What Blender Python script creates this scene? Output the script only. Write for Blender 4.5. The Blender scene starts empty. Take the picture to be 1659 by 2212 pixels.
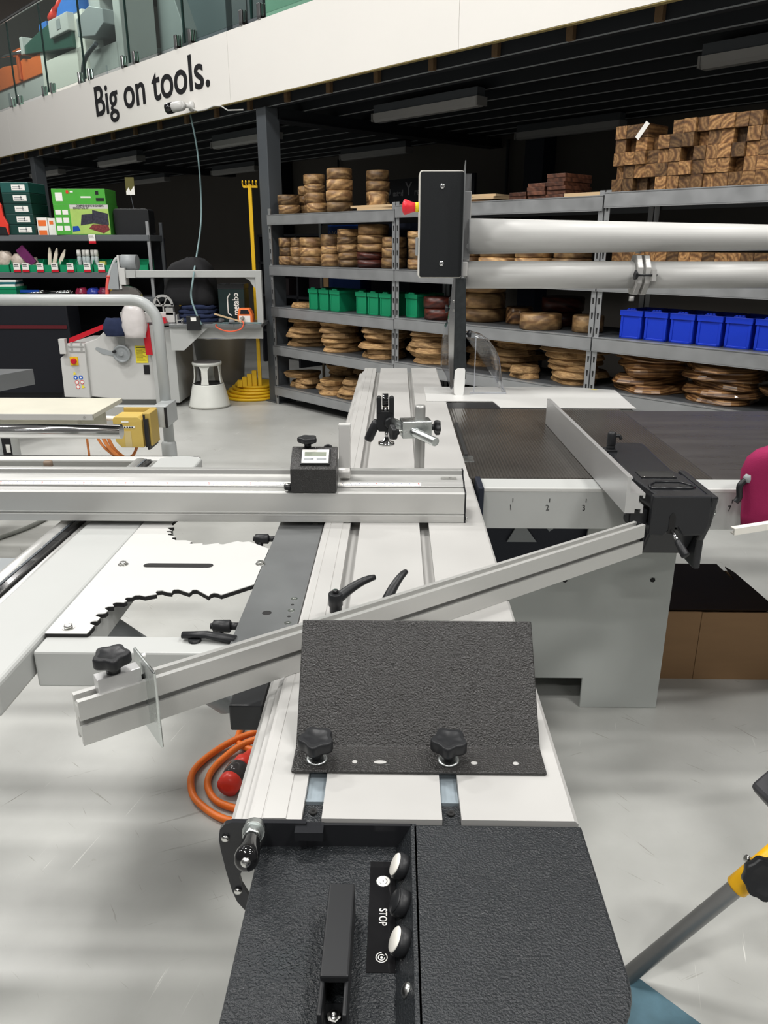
import bpy, bmesh, math, random
from mathutils import Vector, Matrix
random.seed(7)
C = bpy.context.scene.collection
R = math.radians
PI = math.pi
# ------------------------------------------------------------------ helpers
class MB:
    """collects shapes into one bmesh; mi = current material slot"""
    def __init__(s):
        s.bm = bmesh.new(); s.mi = 0; s.smooth = False
    def _f(s, vs):
        try:
            f = s.bm.faces.new(vs); f.material_index = s.mi; f.smooth = s.smooth; return f
        except ValueError:
            return None
    def box(s, a, b, rot=None, piv=None):
        x0, y0, z0 = a; x1, y1, z1 = b
        ps = [Vector(p) for p in ((x0,y0,z0),(x1,y0,z0),(x1,y1,z0),(x0,y1,z0),(x0,y0,z1),(x1,y0,z1),(x1,y1,z1),(x0,y1,z1))]
        if rot is not None:
            c = Vector(piv) if piv is not None else (ps[0]+ps[6])/2
            ps = [rot @ (p-c) + c for p in ps]
        v = [s.bm.verts.new(p) for p in ps]
        for q in ((3,2,1,0),(4,5,6,7),(0,1,5,4),(1,2,6,5),(2,3,7,6),(3,0,4,7)):
            s._f([v[i] for i in q])
        return s
    def prism(s, pts, a, b, axis='z', m=None):
        """polygon pts (2D) extruded along axis between a and b"""
        def P(p, h):
            if axis == 'z': q = (p[0], p[1], h)
            elif axis == 'y': q = (p[0], h, p[1])
            else: q = (h, p[0], p[1])
            q = Vector(q)
            return m @ q if m is not None else q
        va = [s.bm.verts.new(P(p, a)) for p in pts]; vb = [s.bm.verts.new(P(p, b)) for p in pts]
        n = len(pts)
        s._f(va[::-1]); s._f(vb)
        sm = s.smooth
        for i in range(n):
            s._f([va[i], va[(i+1) % n], vb[(i+1) % n], vb[i]])
        s.smooth = sm
        return s
    def tube(s, path, r, seg=10, caps=True, sq=1.0):
        """round bar through the points; r a number or one per point"""
        P = [Vector(p) for p in path]; n = len(P)
        rs = r if isinstance(r, (list, tuple)) else [r]*n
        rings = []; up = None
        for i in range(n):
            t = (P[min(i+1, n-1)] - P[max(i-1, 0)])
            if t.length < 1e-9: t = Vector((0, 0, 1))
            t.normalize()
            if up is None:
                up = Vector((0, 0, 1)) if abs(t.z) < .9 else Vector((1, 0, 0))
            u = (up - t*up.dot(t))
            if u.length < 1e-6: u = t.orthogonal()
            u.normalize(); w = t.cross(u); up = u
            rings.append([s.bm.verts.new(P[i] + (u*math.cos(2*PI*k/seg)*sq + w*math.sin(2*PI*k/seg))*rs[i]) for k in range(seg)])
        sm = s.smooth
        for i in range(n-1):
            for k in range(seg):
                s.smooth = seg > 7
                s._f([rings[i][k], rings[i][(k+1) % seg], rings[i+1][(k+1) % seg], rings[i+1][k]])
        s.smooth = sm
        if caps:
            s._f(rings[0][::-1]); s._f(rings[-1])
        return s
    def lathe(s, prof, base=(0,0,0), axis=(0,0,1), seg=20, lob=None):
        """profile [(r, h)] turned about axis; lob = (count, depth) for lobed knobs"""
        b = Vector(base); t = Vector(axis).normalized()
        u = t.orthogonal().normalized(); w = t.cross(u)
        rings = []
        for r, h in prof:
            ring = []
            for k in range(seg):
                a = 2*PI*k/seg
                rr = r*(1 + (lob[1]*math.cos(lob[0]*a) if lob else 0))
                ring.append(s.bm.verts.new(b + t*h + (u*math.cos(a) + w*math.sin(a))*rr))
            rings.append(ring)
        sm = s.smooth
        for i in range(len(prof)-1):
            flat = abs(prof[i][1]-prof[i+1][1]) < 1e-6
            s.smooth = not flat
            for k in range(seg):
                s._f([rings[i][k], rings[i][(k+1) % seg], rings[i+1][(k+1) % seg], rings[i+1][k]])
        s.smooth = sm
        s._f(rings[0][::-1]); s._f(rings[-1])
        return s
    def quad(s, *ps):
        s._f([s.bm.verts.new(p) for p in ps]); return s
    def build(s, name, mats, parent=None, bevel=0, seg=2, world=True, kind=None, wn=True):
        if not isinstance(mats, (list, tuple)): mats = [mats]
        me = bpy.data.meshes.new(name)
        if parent is not None and world:
            root = parent
            M = Matrix.Identity(4)
            while root is not None:
                M = Matrix.LocRotScale(root.location, root.rotation_euler, root.scale) @ M; root = root.parent
            s.bm.transform(M.inverted())
        bmesh.ops.recalc_face_normals(s.bm, faces=s.bm.faces[:])
        s.bm.to_mesh(me); s.bm.free()
        for m in mats: me.materials.append(m)
        o = bpy.data.objects.new(name, me); C.objects.link(o); o.parent = parent
        if bevel:
            b = o.modifiers.new('bevel', 'BEVEL'); b.width = bevel; b.segments = seg
            b.limit_method = 'ANGLE'; b.angle_limit = R(40); b.harden_normals = False
        if kind: o['kind'] = kind
        return o

def tag(o, label, cat, group=None):
    o['label'] = label; o['category'] = cat
    if group: o['group'] = group
    return o
def thing(name, label, cat, loc=(0,0,0), rotz=0, group=None):
    o = bpy.data.objects.new(name, None); C.objects.link(o)
    o.location = loc; o.rotation_euler = (0, 0, rotz); o.empty_display_size = .05
    return tag(o, label, cat, group)
def dup(o, parent=None):
    c = o.copy(); C.objects.link(c)
    if parent is not None: c.parent = parent
    for ch in list(o.children): dup(ch, c)
    return c
def single(mb, name, mats, label, cat, loc=(0,0,0), rotz=0, group=None, bevel=0, world=False):
    """a thing that is one mesh; geometry given about its own base (world=False)"""
    o = mb.build(name, mats, None, bevel)
    if world:
        L = Vector(loc); o.data.transform(Matrix.Translation(-L))
    o.location = loc; o.rotation_euler = (0, 0, rotz)
    return tag(o, label, cat, group)
# building axes: s runs along the mezzanine front (to the right and nearer), w goes in under it
BA = R(43.6); sa, ca = math.sin(BA), math.cos(BA); RB = -(PI/2 - BA)
def B(s, w, z=0.0): return Vector((s*sa + w*ca, -s*ca + w*sa, z))
MBM = Matrix(((sa, ca, 0, 0), (-ca, sa, 0, 0), (0, 0, 1, 0), (0, 0, 0, 1)))   # building -> world
def bb(mb, a, b):       # box in building axes
    n0 = len(mb.bm.verts); mb.box(a, b); mb.bm.verts.ensure_lookup_table()
    for v in mb.bm.verts[n0:]: v.co = MBM @ v.co
    return mb
ORD = ['', 'first', 'second', 'third', 'fourth', 'fifth', 'sixth', 'seventh', 'eighth', 'ninth', 'tenth', 'eleventh', 'twelfth', 'thirteenth', 'fourteenth', 'fifteenth']
def from_end(i, n):
    """place in a row, said from the left"""
    if i == 0: return 'leftmost'
    if i == n-1: return 'rightmost'
    return ORD[i+1] + ' from the left'
def in_stack(i, n):
    if n == 1: return 'single'
    if i == n-1: return 'topmost'
    if i == 0: return 'bottom'
    if n == 3: return 'middle'
    return ORD[i+1] + ' from bottom'
def text_mesh(txt, size, name, mat_, parent=None, M=None, sx=1.0, ext=.0008, align='CENTER', bold=0.0, world=True):
    cu = bpy.data.curves.new(name, 'FONT'); cu.body = txt; cu.size = size; cu.extrude = ext
    cu.align_x = align; cu.align_y = 'CENTER'; cu.offset = bold
    t = bpy.data.objects.new(name, cu); C.objects.link(t)
    bpy.context.view_layer.update()
    me = bpy.data.meshes.new_from_object(t.evaluated_get(bpy.context.evaluated_depsgraph_get()))
    bpy.data.objects.remove(t); bpy.data.curves.remove(cu)
    me.transform(Matrix.Diagonal((sx, 1, 1, 1)))
    if M is not None: me.transform(M)
    mb = MB(); mb.bm.from_mesh(me); bpy.data.meshes.remove(me)
    for f in mb.bm.faces: f.material_index = 0
    return mb.build(name, mat_, parent, world=world)
def frame(o, x, y):     # matrix with local x along x, local y along y, normal x cross y
    x = Vector(x).normalized(); y = Vector(y).normalized(); z = x.cross(y)
    return Matrix(((x.x, y.x, z.x, o[0]), (x.y, y.y, z.y, o[1]), (x.z, y.z, z.z, o[2]), (0, 0, 0, 1)))
# ------------------------------------------------------------------ materials (all procedural)
def nt(m):
    m.use_nodes = True
    n = m.node_tree; b = n.nodes['Principled BSDF']
    return n, b
def mat(name, col, rough=.5, metal=0., bump=0., bscale=200., var=0., vscale=6., spec=.5, trans=0., ior=1.45, coat=0., rv=0., alpha=1., stretch=None, emit=None):
    m = bpy.data.materials.new(name); n, b = nt(m); L = n.links
    b.inputs['Base Color'].default_value = (*col, 1); b.inputs['Roughness'].default_value = rough
    b.inputs['Metallic'].default_value = metal; b.inputs['Specular IOR Level'].default_value = spec
    b.inputs['Transmission Weight'].default_value = trans; b.inputs['IOR'].default_value = ior
    b.inputs['Coat Weight'].default_value = coat; b.inputs['Alpha'].default_value = alpha
    tc = n.nodes.new('ShaderNodeTexCoord')
    src = tc.outputs['Object']
    if stretch:
        mp = n.nodes.new('ShaderNodeMapping'); mp.inputs['Scale'].default_value = stretch; L.new(src, mp.inputs[0]); src = mp.outputs[0]
    if var or rv:
        no = n.nodes.new('ShaderNodeTexNoise'); no.inputs['Scale'].default_value = vscale; no.inputs['Detail'].default_value = 6; L.new(src, no.inputs[0])
        if var:
            mx = n.nodes.new('ShaderNodeMix'); mx.data_type = 'RGBA'
            mx.inputs[6].default_value = (*[c*(1-var) for c in col], 1); mx.inputs[7].default_value = (*[min(1, c*(1+var)) for c in col], 1)
            L.new(no.outputs[0], mx.inputs[0]); L.new(mx.outputs[2], b.inputs['Base Color'])
        if rv:
            mr = n.nodes.new('ShaderNodeMapRange'); mr.inputs[1].default_value = .3; mr.inputs[2].default_value = .7
            mr.inputs[3].default_value = max(.02, rough-rv); mr.inputs[4].default_value = min(1, rough+rv); L.new(no.outputs[0], mr.inputs[0]); L.new(mr.outputs[0], b.inputs['Roughness'])
    if bump:
        nb = n.nodes.new('ShaderNodeTexNoise'); nb.inputs['Scale'].default_value = bscale; nb.inputs['Detail'].default_value = 2; L.new(src, nb.inputs[0])
        bp = n.nodes.new('ShaderNodeBump'); bp.inputs['Strength'].default_value = bump; bp.inputs['Distance'].default_value = .002
        L.new(nb.outputs[0], bp.inputs['Height']); L.new(bp.outputs[0], b.inputs['Normal'])
    return m
WHITE = mat('white_paint', (.57,.57,.555), .38, var=.03)
FASCIA = mat('fascia_white', (.82,.80,.765), .5, var=.02, vscale=2)
LGREY = mat('light_grey_paint', (.45,.46,.45), .42, var=.04)
CABGREY = mat('cabinet_grey_paint', (.44,.46,.445), .42, var=.05, vscale=3)
MGREY = mat('mid_grey_paint', (.33,.35,.36), .45, var=.05)
DGREY = mat('dark_grey_paint', (.085,.095,.105), .5, var=.08)
TUBEGREY = mat('tube_grey_paint', (.46,.48,.48), .3, var=.04)
ALU = mat('anodised_aluminium', (.56,.56,.545), .36, .55, var=.04, vscale=3, rv=.06, stretch=(.3,1,1))
ALUDARK = mat('aluminium_shade', (.42,.42,.41), .42, .6, var=.05)
ALUW = mat('pale_aluminium', (.52,.515,.50), .42, .2, var=.05, vscale=5, rv=.08)
RAWALU = mat('milled_aluminium', (.62,.62,.62), .36, .7, var=.04)
ZINC = mat('zinc_plate', (.62,.65,.64), .25, .95, var=.12, vscale=25, rv=.1)
CHROME = mat('chrome', (.80,.80,.80), .1, 1.)
STEEL = mat('ground_steel', (.30,.31,.315), .34, .75, var=.18, vscale=4, rv=.08, stretch=(1,1,1))
BOLT = mat('bolt_steel', (.62,.62,.6), .25, 1., var=.1)
POWDER = mat('textured_black_powder_coat', (.032,.031,.030), .30, bump=1., bscale=430, var=.15, vscale=20, rv=.05, spec=.6)
CONS = mat('console_powder_coat', (.023,.026,.029), .29, bump=1., bscale=420, var=.25, vscale=7, rv=.06, spec=.5)
BLACK = mat('black_plastic', (.018,.019,.021), .42, var=.1)
GLOSSBLK = mat('gloss_black', (.012,.012,.013), .1, var=.05, coat=.4)
CASTBLK = mat('black_cast_enamel', (.020,.021,.024), .26, bump=.12, bscale=90, var=.1)
RUBBER = mat('dark_rubber', (.02,.02,.02), .8, bump=.2, bscale=200)
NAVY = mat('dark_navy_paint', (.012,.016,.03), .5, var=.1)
JOIST = mat('joist_navy', (.020,.023,.027), .5, var=.15, vscale=3)
RED = mat('red_paint', (.55,.015,.03), .4, var=.05)
REDPL = mat('red_plastic', (.75,.06,.04), .35, var=.04)
ESTOP = mat('mushroom_red', (.80,.035,.055), .3, var=.03)
YEL = mat('yellow_paint', (.80,.50,.02), .4, var=.06)
YELB = mat('bright_yellow', (.85,.72,.03), .45, var=.04)
MUST = mat('mustard_plastic', (.60,.44,.12), .45, var=.05)
MUSTD = mat('mustard_shade', (.50,.36,.10), .5, var=.05)
AMBER = mat('amber_plastic', (.95,.52,.01), .35, var=.03)
ORANGE = mat('orange_rubber', (.85,.21,.03), .42, var=.05)
ORPAINT = mat('orange_paint', (.85,.20,.05), .4, var=.04)
GREENB = mat('green_bin_plastic', (.01,.28,.13), .38, var=.06)
GREENC = mat('green_carton', (.09,.42,.06), .4, var=.12, vscale=12)
LIME = mat('lime_print', (.42,.60,.16), .45, var=.15, vscale=14)
DKGREEN = mat('dark_green_plastic', (.008,.05,.042), .45, var=.1)
BLUEB = mat('blue_bin_plastic', (.012,.055,.62), .35, var=.05)
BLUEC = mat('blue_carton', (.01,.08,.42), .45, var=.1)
BLUEF = mat('worn_blue_paint', (.085,.16,.20), .5, var=.35, vscale=30)
BLUEM = mat('blue_machine', (.05,.20,.60), .4, var=.05)
MAGENTA = mat('magenta_fabric', (.30,.014,.085), .85, bump=.25, bscale=500, var=.08, vscale=20)
DENIM = mat('dark_blue_cloth', (.02,.03,.075), .9, bump=.3, bscale=200, var=.2, vscale=12)
BLKCLOTH = mat('black_cloth', (.017,.017,.019), .8, bump=.2, bscale=150, var=.3, vscale=9)
PAPER = mat('paper_label', (.85,.84,.80), .6, var=.06, vscale=60)
IVORY = mat('ivory_plastic', (.82,.80,.74), .4, var=.02)
NYLON = mat('white_nylon', (.86,.86,.84), .35, var=.03)
CARDB = mat('cardboard', (.30,.185,.095), .75, var=.12, vscale=5, stretch=(1,1,6))
DKLID = mat('dark_brown_board', (.024,.014,.008), .5, spec=.15, var=.2)
GALV = mat('galvanised_steel', (.42,.43,.44), .42, .6, var=.14, vscale=9, rv=.08)
RACKDK = mat('dark_rack_steel', (.13,.14,.15), .5, .4, var=.1)  # dark grey of the decks, rear beams and braces
SHELFGR = mat('shelf_grey_paint', (.13,.14,.15), .5, var=.08)
KRAFT = mat('pale_pine', (.62,.46,.28), .6, var=.15, vscale=4, stretch=(1,8,8))
PLY = mat('worn_melamine', (.58,.56,.47), .5, var=.1, vscale=6, bump=.05, bscale=60)
BAG = mat('clear_bag_plastic', (.86,.82,.81), .25, trans=.3, var=.08, vscale=18, bump=.5, bscale=40)
CLEAR = mat('clear_polycarbonate', (.95,.96,.98), .06, trans=1., ior=1.35, spec=.5)
TEAL = mat('teal_grey_cord', (.22,.32,.33), .5, var=.05)
STOOLM = mat('stool_enamel', (.66,.67,.63), .35, var=.06, vscale=10)
TUBM = mat('tub_plastic', (.50,.49,.45), .5, var=.08, vscale=5)
DARKBOX = mat('dull_black', (.007,.008,.012), .6, var=.2)  # plain black of the sign board and black shelving
WALLDK = mat('back_wall_grey', (.125,.115,.103), .8, var=.08, vscale=2)
GREENM = mat('green_machine', (.03,.10,.075), .45, var=.1)
INK = mat('printed_ink', (.012,.012,.014), .6, var=.1)
INKBLUE = mat('blue_pictogram', (.02,.12,.55), .5, var=.05)
INKRED = mat('red_pictogram', (.65,.03,.03), .5, var=.05)
INKYEL = mat('yellow_pictogram', (.85,.72,.05), .5, var=.05)
LCD = mat('lcd_glass', (.30,.33,.27), .15, var=.05)
FLUO = mat('batten_diffuser', (.38,.38,.37), .4, var=.05)
STUB = mat('timber_stub', (.16,.10,.05), .7, var=.3, vscale=30)

def facing(n, lo, hi):
    lw = n.nodes.new('ShaderNodeLayerWeight'); lw.inputs[0].default_value = .5
    pw = n.nodes.new('ShaderNodeMath'); pw.operation = 'POWER'; pw.inputs[1].default_value = 3.5; n.links.new(lw.outputs['Facing'], pw.inputs[0])
    mr = n.nodes.new('ShaderNodeMapRange'); mr.inputs[3].default_value = lo; mr.inputs[4].default_value = hi; n.links.new(pw.outputs[0], mr.inputs[0])
    return mr
def glass_mat():
    m = bpy.data.materials.new('balustrade_glass'); n, b = nt(m); L = n.links
    out = n.nodes['Material Output']
    tr = n.nodes.new('ShaderNodeBsdfTransparent'); tr.inputs[0].default_value = (.86,.94,.91,1)
    gl = n.nodes.new('ShaderNodeBsdfGlossy'); gl.inputs['Roughness'].default_value = .03
    fr = facing(n, .05, .75)
    mx = n.nodes.new('ShaderNodeMixShader'); L.new(fr.outputs[0], mx.inputs[0]); L.new(tr.outputs[0], mx.inputs[1]); L.new(gl.outputs[0], mx.inputs[2])
    L.new(mx.outputs[0], out.inputs[0]); return m
GLASS = glass_mat()
GEDGE = mat('glass_edge', (.01,.035,.03), .2, var=.05)
def clear_mat():
    m = bpy.data.materials.new('clear_guard_plastic'); n, b = nt(m); L = n.links
    out = n.nodes['Material Output']
    tr = n.nodes.new('ShaderNodeBsdfTransparent'); tr.inputs[0].default_value = (.84,.85,.87,1)
    gl = n.nodes.new('ShaderNodeBsdfGlossy'); gl.inputs['Roughness'].default_value = .06; gl.inputs[0].default_value = (1,1,1,1)
    no = n.nodes.new('ShaderNodeTexNoise'); no.inputs['Scale'].default_value = 14
    bp = n.nodes.new('ShaderNodeBump'); bp.inputs['Strength'].default_value = .15; L.new(no.outputs[0], bp.inputs['Height']); L.new(bp.outputs[0], gl.inputs['Normal'])
    fr = facing(n, .20, .92)
    mx = n.nodes.new('ShaderNodeMixShader'); L.new(fr.outputs[0], mx.inputs[0]); L.new(tr.outputs[0], mx.inputs[1]); L.new(gl.outputs[0], mx.inputs[2])
    L.new(mx.outputs[0], out.inputs[0]); return m
GUARD = clear_mat()

def ramp(n, stops):
    r = n.nodes.new('ShaderNodeValToRGB'); e = r.color_ramp.elements
    while len(e) < len(stops): e.new(.5)
    for el, (p, c) in zip(e, stops): el.position = p; el.color = (*c, 1)
    return r
def wood(name, stops, scale, dist, rough=.55, rings=True, vary=.5, gloss=0., unit=True):
    """end-grain / bark-edged wood; a random offset per object keeps neighbours apart"""
    m = bpy.data.materials.new(name); n, b = nt(m); L = n.links
    tc = n.nodes.new('ShaderNodeTexCoord'); oi = n.nodes.new('ShaderNodeObjectInfo')
    ml = n.nodes.new('ShaderNodeVectorMath'); ml.operation = 'SCALE'; ml.inputs[0].default_value = (.31,.17,.23)
    m10 = n.nodes.new('ShaderNodeMath'); m10.operation = 'MULTIPLY'; m10.inputs[1].default_value = 9
    L.new(oi.outputs['Random'], m10.inputs[0]); L.new(m10.outputs[0], ml.inputs['Scale'])
    md = n.nodes.new('ShaderNodeVectorMath'); md.operation = 'FRACTION'; L.new(ml.outputs[0], md.inputs[0])
    sc = n.nodes.new('ShaderNodeVectorMath'); sc.operation = 'MULTIPLY_ADD'; k = 2.4 if unit else .28; sc.inputs[1].default_value = (k,k,k); sc.inputs[2].default_value = (-k/2,-k/2,-k/2)
    L.new(md.outputs[0], sc.inputs[0])
    ad = n.nodes.new('ShaderNodeVectorMath'); ad.operation = 'ADD'; L.new(tc.outputs['Object'], ad.inputs[0]); L.new(sc.outputs[0], ad.inputs[1])
    wv = n.nodes.new('ShaderNodeTexWave'); wv.wave_type = 'RINGS' if rings else 'BANDS'
    if rings: wv.rings_direction = 'Y'
    else: wv.bands_direction = 'DIAGONAL'
    wv.inputs['Scale'].default_value = scale; wv.inputs['Distortion'].default_value = dist; wv.inputs['Detail'].default_value = 3; wv.inputs['Detail Scale'].default_value = 1.4
    L.new(ad.outputs[0], wv.inputs[0])
    r = ramp(n, stops); L.new(wv.outputs[0], r.inputs[0])
    hs = n.nodes.new('ShaderNodeHueSaturation')
    mr = n.nodes.new('ShaderNodeMapRange'); mr.inputs[3].default_value = 1-vary; mr.inputs[4].default_value = 1+vary*.7
    fr = n.nodes.new('ShaderNodeMath'); fr.operation = 'FRACT'; m7 = n.nodes.new('ShaderNodeMath'); m7.operation = 'MULTIPLY'; m7.inputs[1].default_value = 7.3
    L.new(oi.outputs['Random'], m7.inputs[0]); L.new(m7.outputs[0], fr.inputs[0]); L.new(fr.outputs[0], mr.inputs[0]); L.new(mr.outputs[0], hs.inputs['Value'])
    L.new(r.outputs[0], hs.inputs['Color'])
    no = n.nodes.new('ShaderNodeTexNoise'); no.inputs['Scale'].default_value = 4 if unit else 22; no.inputs['Detail'].default_value = 5; L.new(ad.outputs[0], no.inputs[0])
    mx = n.nodes.new('ShaderNodeMix'); mx.data_type = 'RGBA'; mx.blend_type = 'MULTIPLY'; mx.inputs[0].default_value = .7
    r2 = ramp(n, [(.32,(.30,.25,.21)),(.6,(1.,1.,1.))]); L.new(no.outputs[0], r2.inputs[0])
    L.new(hs.outputs[0], mx.inputs[6]); L.new(r2.outputs[0], mx.inputs[7]); L.new(mx.outputs[2], b.inputs['Base Color'])
    b.inputs['Roughness'].default_value = rough; b.inputs['Coat Weight'].default_value = gloss
    bp = n.nodes.new('ShaderNodeBump'); bp.inputs['Strength'].default_value = .35; bp.inputs['Distance'].default_value = .003; L.new(no.outputs[0], bp.inputs['Height']); L.new(bp.outputs[0], b.inputs['Normal'])
    return m
TIMBER = wood('timber_end_grain', [(0,(.17,.085,.035)),(.2,(.27,.14,.056)),(.5,(.38,.21,.085)),(.8,(.44,.26,.11)),(1,(.29,.155,.063))], .5, 2.6, .5, vary=.65)
DISCW = wood('round_block_wood', [(0,(.26,.15,.065)),(.35,(.44,.27,.12)),(.7,(.52,.34,.16)),(1,(.22,.12,.055))], .4, 8, .5, rings=False, vary=.55)
SLABW = wood('bark_edge_wood', [(0,(.34,.20,.09)),(.35,(.50,.31,.14)),(.75,(.56,.37,.17)),(1,(.40,.24,.10))], .7, 6, .55, rings=False, vary=.3)
SLABD = wood('polished_slab_wood', [(0,(.10,.045,.02)),(.4,(.34,.18,.075)),(.75,(.50,.29,.12)),(1,(.20,.095,.04))], .9, 4, .28, rings=False, vary=.3, gloss=.3)
BARK = wood('bark_edge', [(0,(.36,.21,.09)),(.5,(.58,.38,.18)),(1,(.48,.30,.13))], 1.6, 9, .75, rings=False, vary=.3)
REDW = wood('dark_red_wood', [(0,(.05,.012,.008)),(.5,(.12,.025,.014)),(1,(.09,.02,.012))], .8, 3, .4, rings=False, vary=.3)

def floor_mat():
    m = bpy.data.materials.new('painted_concrete'); n, b = nt(m); L = n.links
    tc = n.nodes.new('ShaderNodeTexCoord')
    n1 = n.nodes.new('ShaderNodeTexNoise'); n1.inputs['Scale'].default_value = 1.1; n1.inputs['Detail'].default_value = 8; n1.inputs['Roughness'].default_value = .62; L.new(tc.outputs['Object'], n1.inputs[0])
    r1 = ramp(n, [(.3,(.40,.405,.385)),(.55,(.49,.495,.475)),(.75,(.55,.555,.535))]); L.new(n1.outputs[0], r1.inputs[0])
    cur = r1.outputs[0]
    # scuffs and fine scratches: thin bands of stretched noise in several directions
    for ang, sx, sy, lo, hi, colr, off in ((24,2.2,48,.70,.73,(.36,.355,.335),0),(-38,2.6,60,.70,.73,(.33,.325,.30),7),(75,2.4,55,.70,.74,(.66,.66,.63),3),(124,3.2,60,.70,.73,(.34,.33,.31),11),(58,1.2,40,.735,.75,(.24,.23,.21),5)):
        mp = n.nodes.new('ShaderNodeMapping'); mp.vector_type = 'TEXTURE'; mp.inputs['Rotation'].default_value = (0,0,R(ang)); mp.inputs['Scale'].default_value = (1/sx,1/sy,1); mp.inputs['Location'].default_value = (off,off*.7,0); L.new(tc.outputs['Object'], mp.inputs[0])
        ns = n.nodes.new('ShaderNodeTexNoise'); ns.inputs['Scale'].default_value = 1.5; ns.inputs['Detail'].default_value = 3; L.new(mp.outputs[0], ns.inputs[0])
        mr = n.nodes.new('ShaderNodeMapRange'); mr.inputs[1].default_value = lo; mr.inputs[2].default_value = hi; L.new(ns.outputs[0], mr.inputs[0])
        mx = n.nodes.new('ShaderNodeMix'); mx.data_type = 'RGBA'; mx.inputs[7].default_value = (*colr,1); L.new(mr.outputs[0], mx.inputs[0]); L.new(cur, mx.inputs[6]); cur = mx.outputs[2]
    # small stains
    vo = n.nodes.new('ShaderNodeTexNoise'); vo.inputs['Scale'].default_value = 5.5; vo.inputs['Detail'].default_value = 7; vo.inputs['Roughness'].default_value = .7; L.new(tc.outputs['Object'], vo.inputs[0])
    mr = n.nodes.new('ShaderNodeMapRange'); mr.inputs[1].default_value = .69; mr.inputs[2].default_value = .75; mr.inputs[4].default_value = .6; L.new(vo.outputs[0], mr.inputs[0])
    mx = n.nodes.new('ShaderNodeMix'); mx.data_type = 'RGBA'; mx.inputs[7].default_value = (.28,.255,.205,1); L.new(mr.outputs[0], mx.inputs[0]); L.new(cur, mx.inputs[6])
    L.new(mx.outputs[2], b.inputs['Base Color'])
    rr = n.nodes.new('ShaderNodeMapRange'); rr.inputs[3].default_value = .22; rr.inputs[4].default_value = .45; L.new(n1.outputs[0], rr.inputs[0]); L.new(rr.outputs[0], b.inputs['Roughness'])
    return m
FLOOR = floor_mat()
def iron_mat():
    m = bpy.data.materials.new('grooved_cast_iron'); n, b = nt(m); L = n.links
    tc = n.nodes.new('ShaderNodeTexCoord')
    wv = n.nodes.new('ShaderNodeTexWave'); wv.bands_direction = 'X'; wv.inputs['Scale'].default_value = 33; L.new(tc.outputs['Object'], wv.inputs[0])
    no = n.nodes.new('ShaderNodeTexNoise'); no.inputs['Scale'].default_value = 5; no.inputs['Detail'].default_value = 5; L.new(tc.outputs['Object'], no.inputs[0])
    r = ramp(n, [(.25,(.055,.05,.045)),(.7,(.10,.092,.082))]); L.new(no.outputs[0], r.inputs[0])
    mx = n.nodes.new('ShaderNodeMix'); mx.data_type = 'RGBA'; mx.blend_type = 'MULTIPLY'; mx.inputs[0].default_value = .75
    r2 = ramp(n, [(.0,(.45,.45,.45)),(.3,(1.,1.,1.))]); L.new(wv.outputs[0], r2.inputs[0])
    L.new(r.outputs[0], mx.inputs[6]); L.new(r2.outputs[0], mx.inputs[7]); L.new(mx.outputs[2], b.inputs['Base Color'])
    b.inputs['Metallic'].default_value = .35; b.inputs['Roughness'].default_value = .2
    bp = n.nodes.new('ShaderNodeBump'); bp.inputs['Strength'].default_value = .25; bp.inputs['Distance'].default_value = .001; L.new(wv.outputs[0], bp.inputs['Height']); L.new(bp.outputs[0], b.inputs['Normal'])
    return m
IRON = iron_mat()
EXTDARK = mat('dark_extension_table', (.058,.054,.052), .32, .0, var=.35, vscale=3, rv=.08, stretch=(1,5,1))
# ------------------------------------------------------------------ camera, light, setting
cam = bpy.data.cameras.new('camera'); co = bpy.data.objects.new('camera', cam); C.objects.link(co)
co.location = (0, 0, 1.5); co.rotation_euler = (PI/2 - math.atan(580/1660), 0, R(.93))
cam.sensor_fit = 'HORIZONTAL'; cam.sensor_width = 36; cam.lens = 36*1660/1659; cam.clip_start = .02
bpy.context.scene.camera = co
sc = bpy.context.scene
sc.view_settings.view_transform = 'Standard'; sc.view_settings.exposure = .12; sc.view_settings.gamma = .93
w = bpy.data.worlds.new('world'); sc.world = w; w.use_nodes = True
w.node_tree.nodes['Background'].inputs[0].default_value = (.84, .83, .81, 1); w.node_tree.nodes['Background'].inputs[1].default_value = .15
def area(loc, size, power, aim=None, col=(1,.98,.95)):
    l = bpy.data.lights.new('high_bay_and_fill_light', 'AREA'); l.shape = 'RECTANGLE'; l.size = size[0]; l.size_y = size[1]; l.energy = power; l.color = col
    o = bpy.data.objects.new('high_bay_and_fill_light', l); C.objects.link(o); o.location = loc
    if aim is not None:
        o.rotation_euler = (Vector(aim)-Vector(loc)).to_track_quat('-Z', 'Y').to_euler()
    return o
for x, y, p in ((-4.5,1.5,150),(-1.5,-1.6,120),(2.4,-.8,125),(-1.2,3.0,120),(2.3,2.4,95),(-4.2,5.4,170),(-7.5,3.0,130),(5.4,1.0,130),(-1.0,-5,120),(3.2,-5.5,110)):
    area((x, y, 6.2), (.9, .3), p)
area(B(-14, 4.0, 6.5), (2.5,.6), 150, B(-14,6.5,4)); area(B(-10.5, 3.6, 6.5), (2.5,.6), 130, B(-10.5,6.2,4))  # added fills aimed at the machines upstairs, no real fittings
area(B(-9.5, 9.0, 6.3), (2.5,.6), 240)         # fill added over the mezzanine deck to brighten it
area(B(-5.0, 9.0, 6.3), (2.5,.6), 120)  # second fill added above the deck

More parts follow.
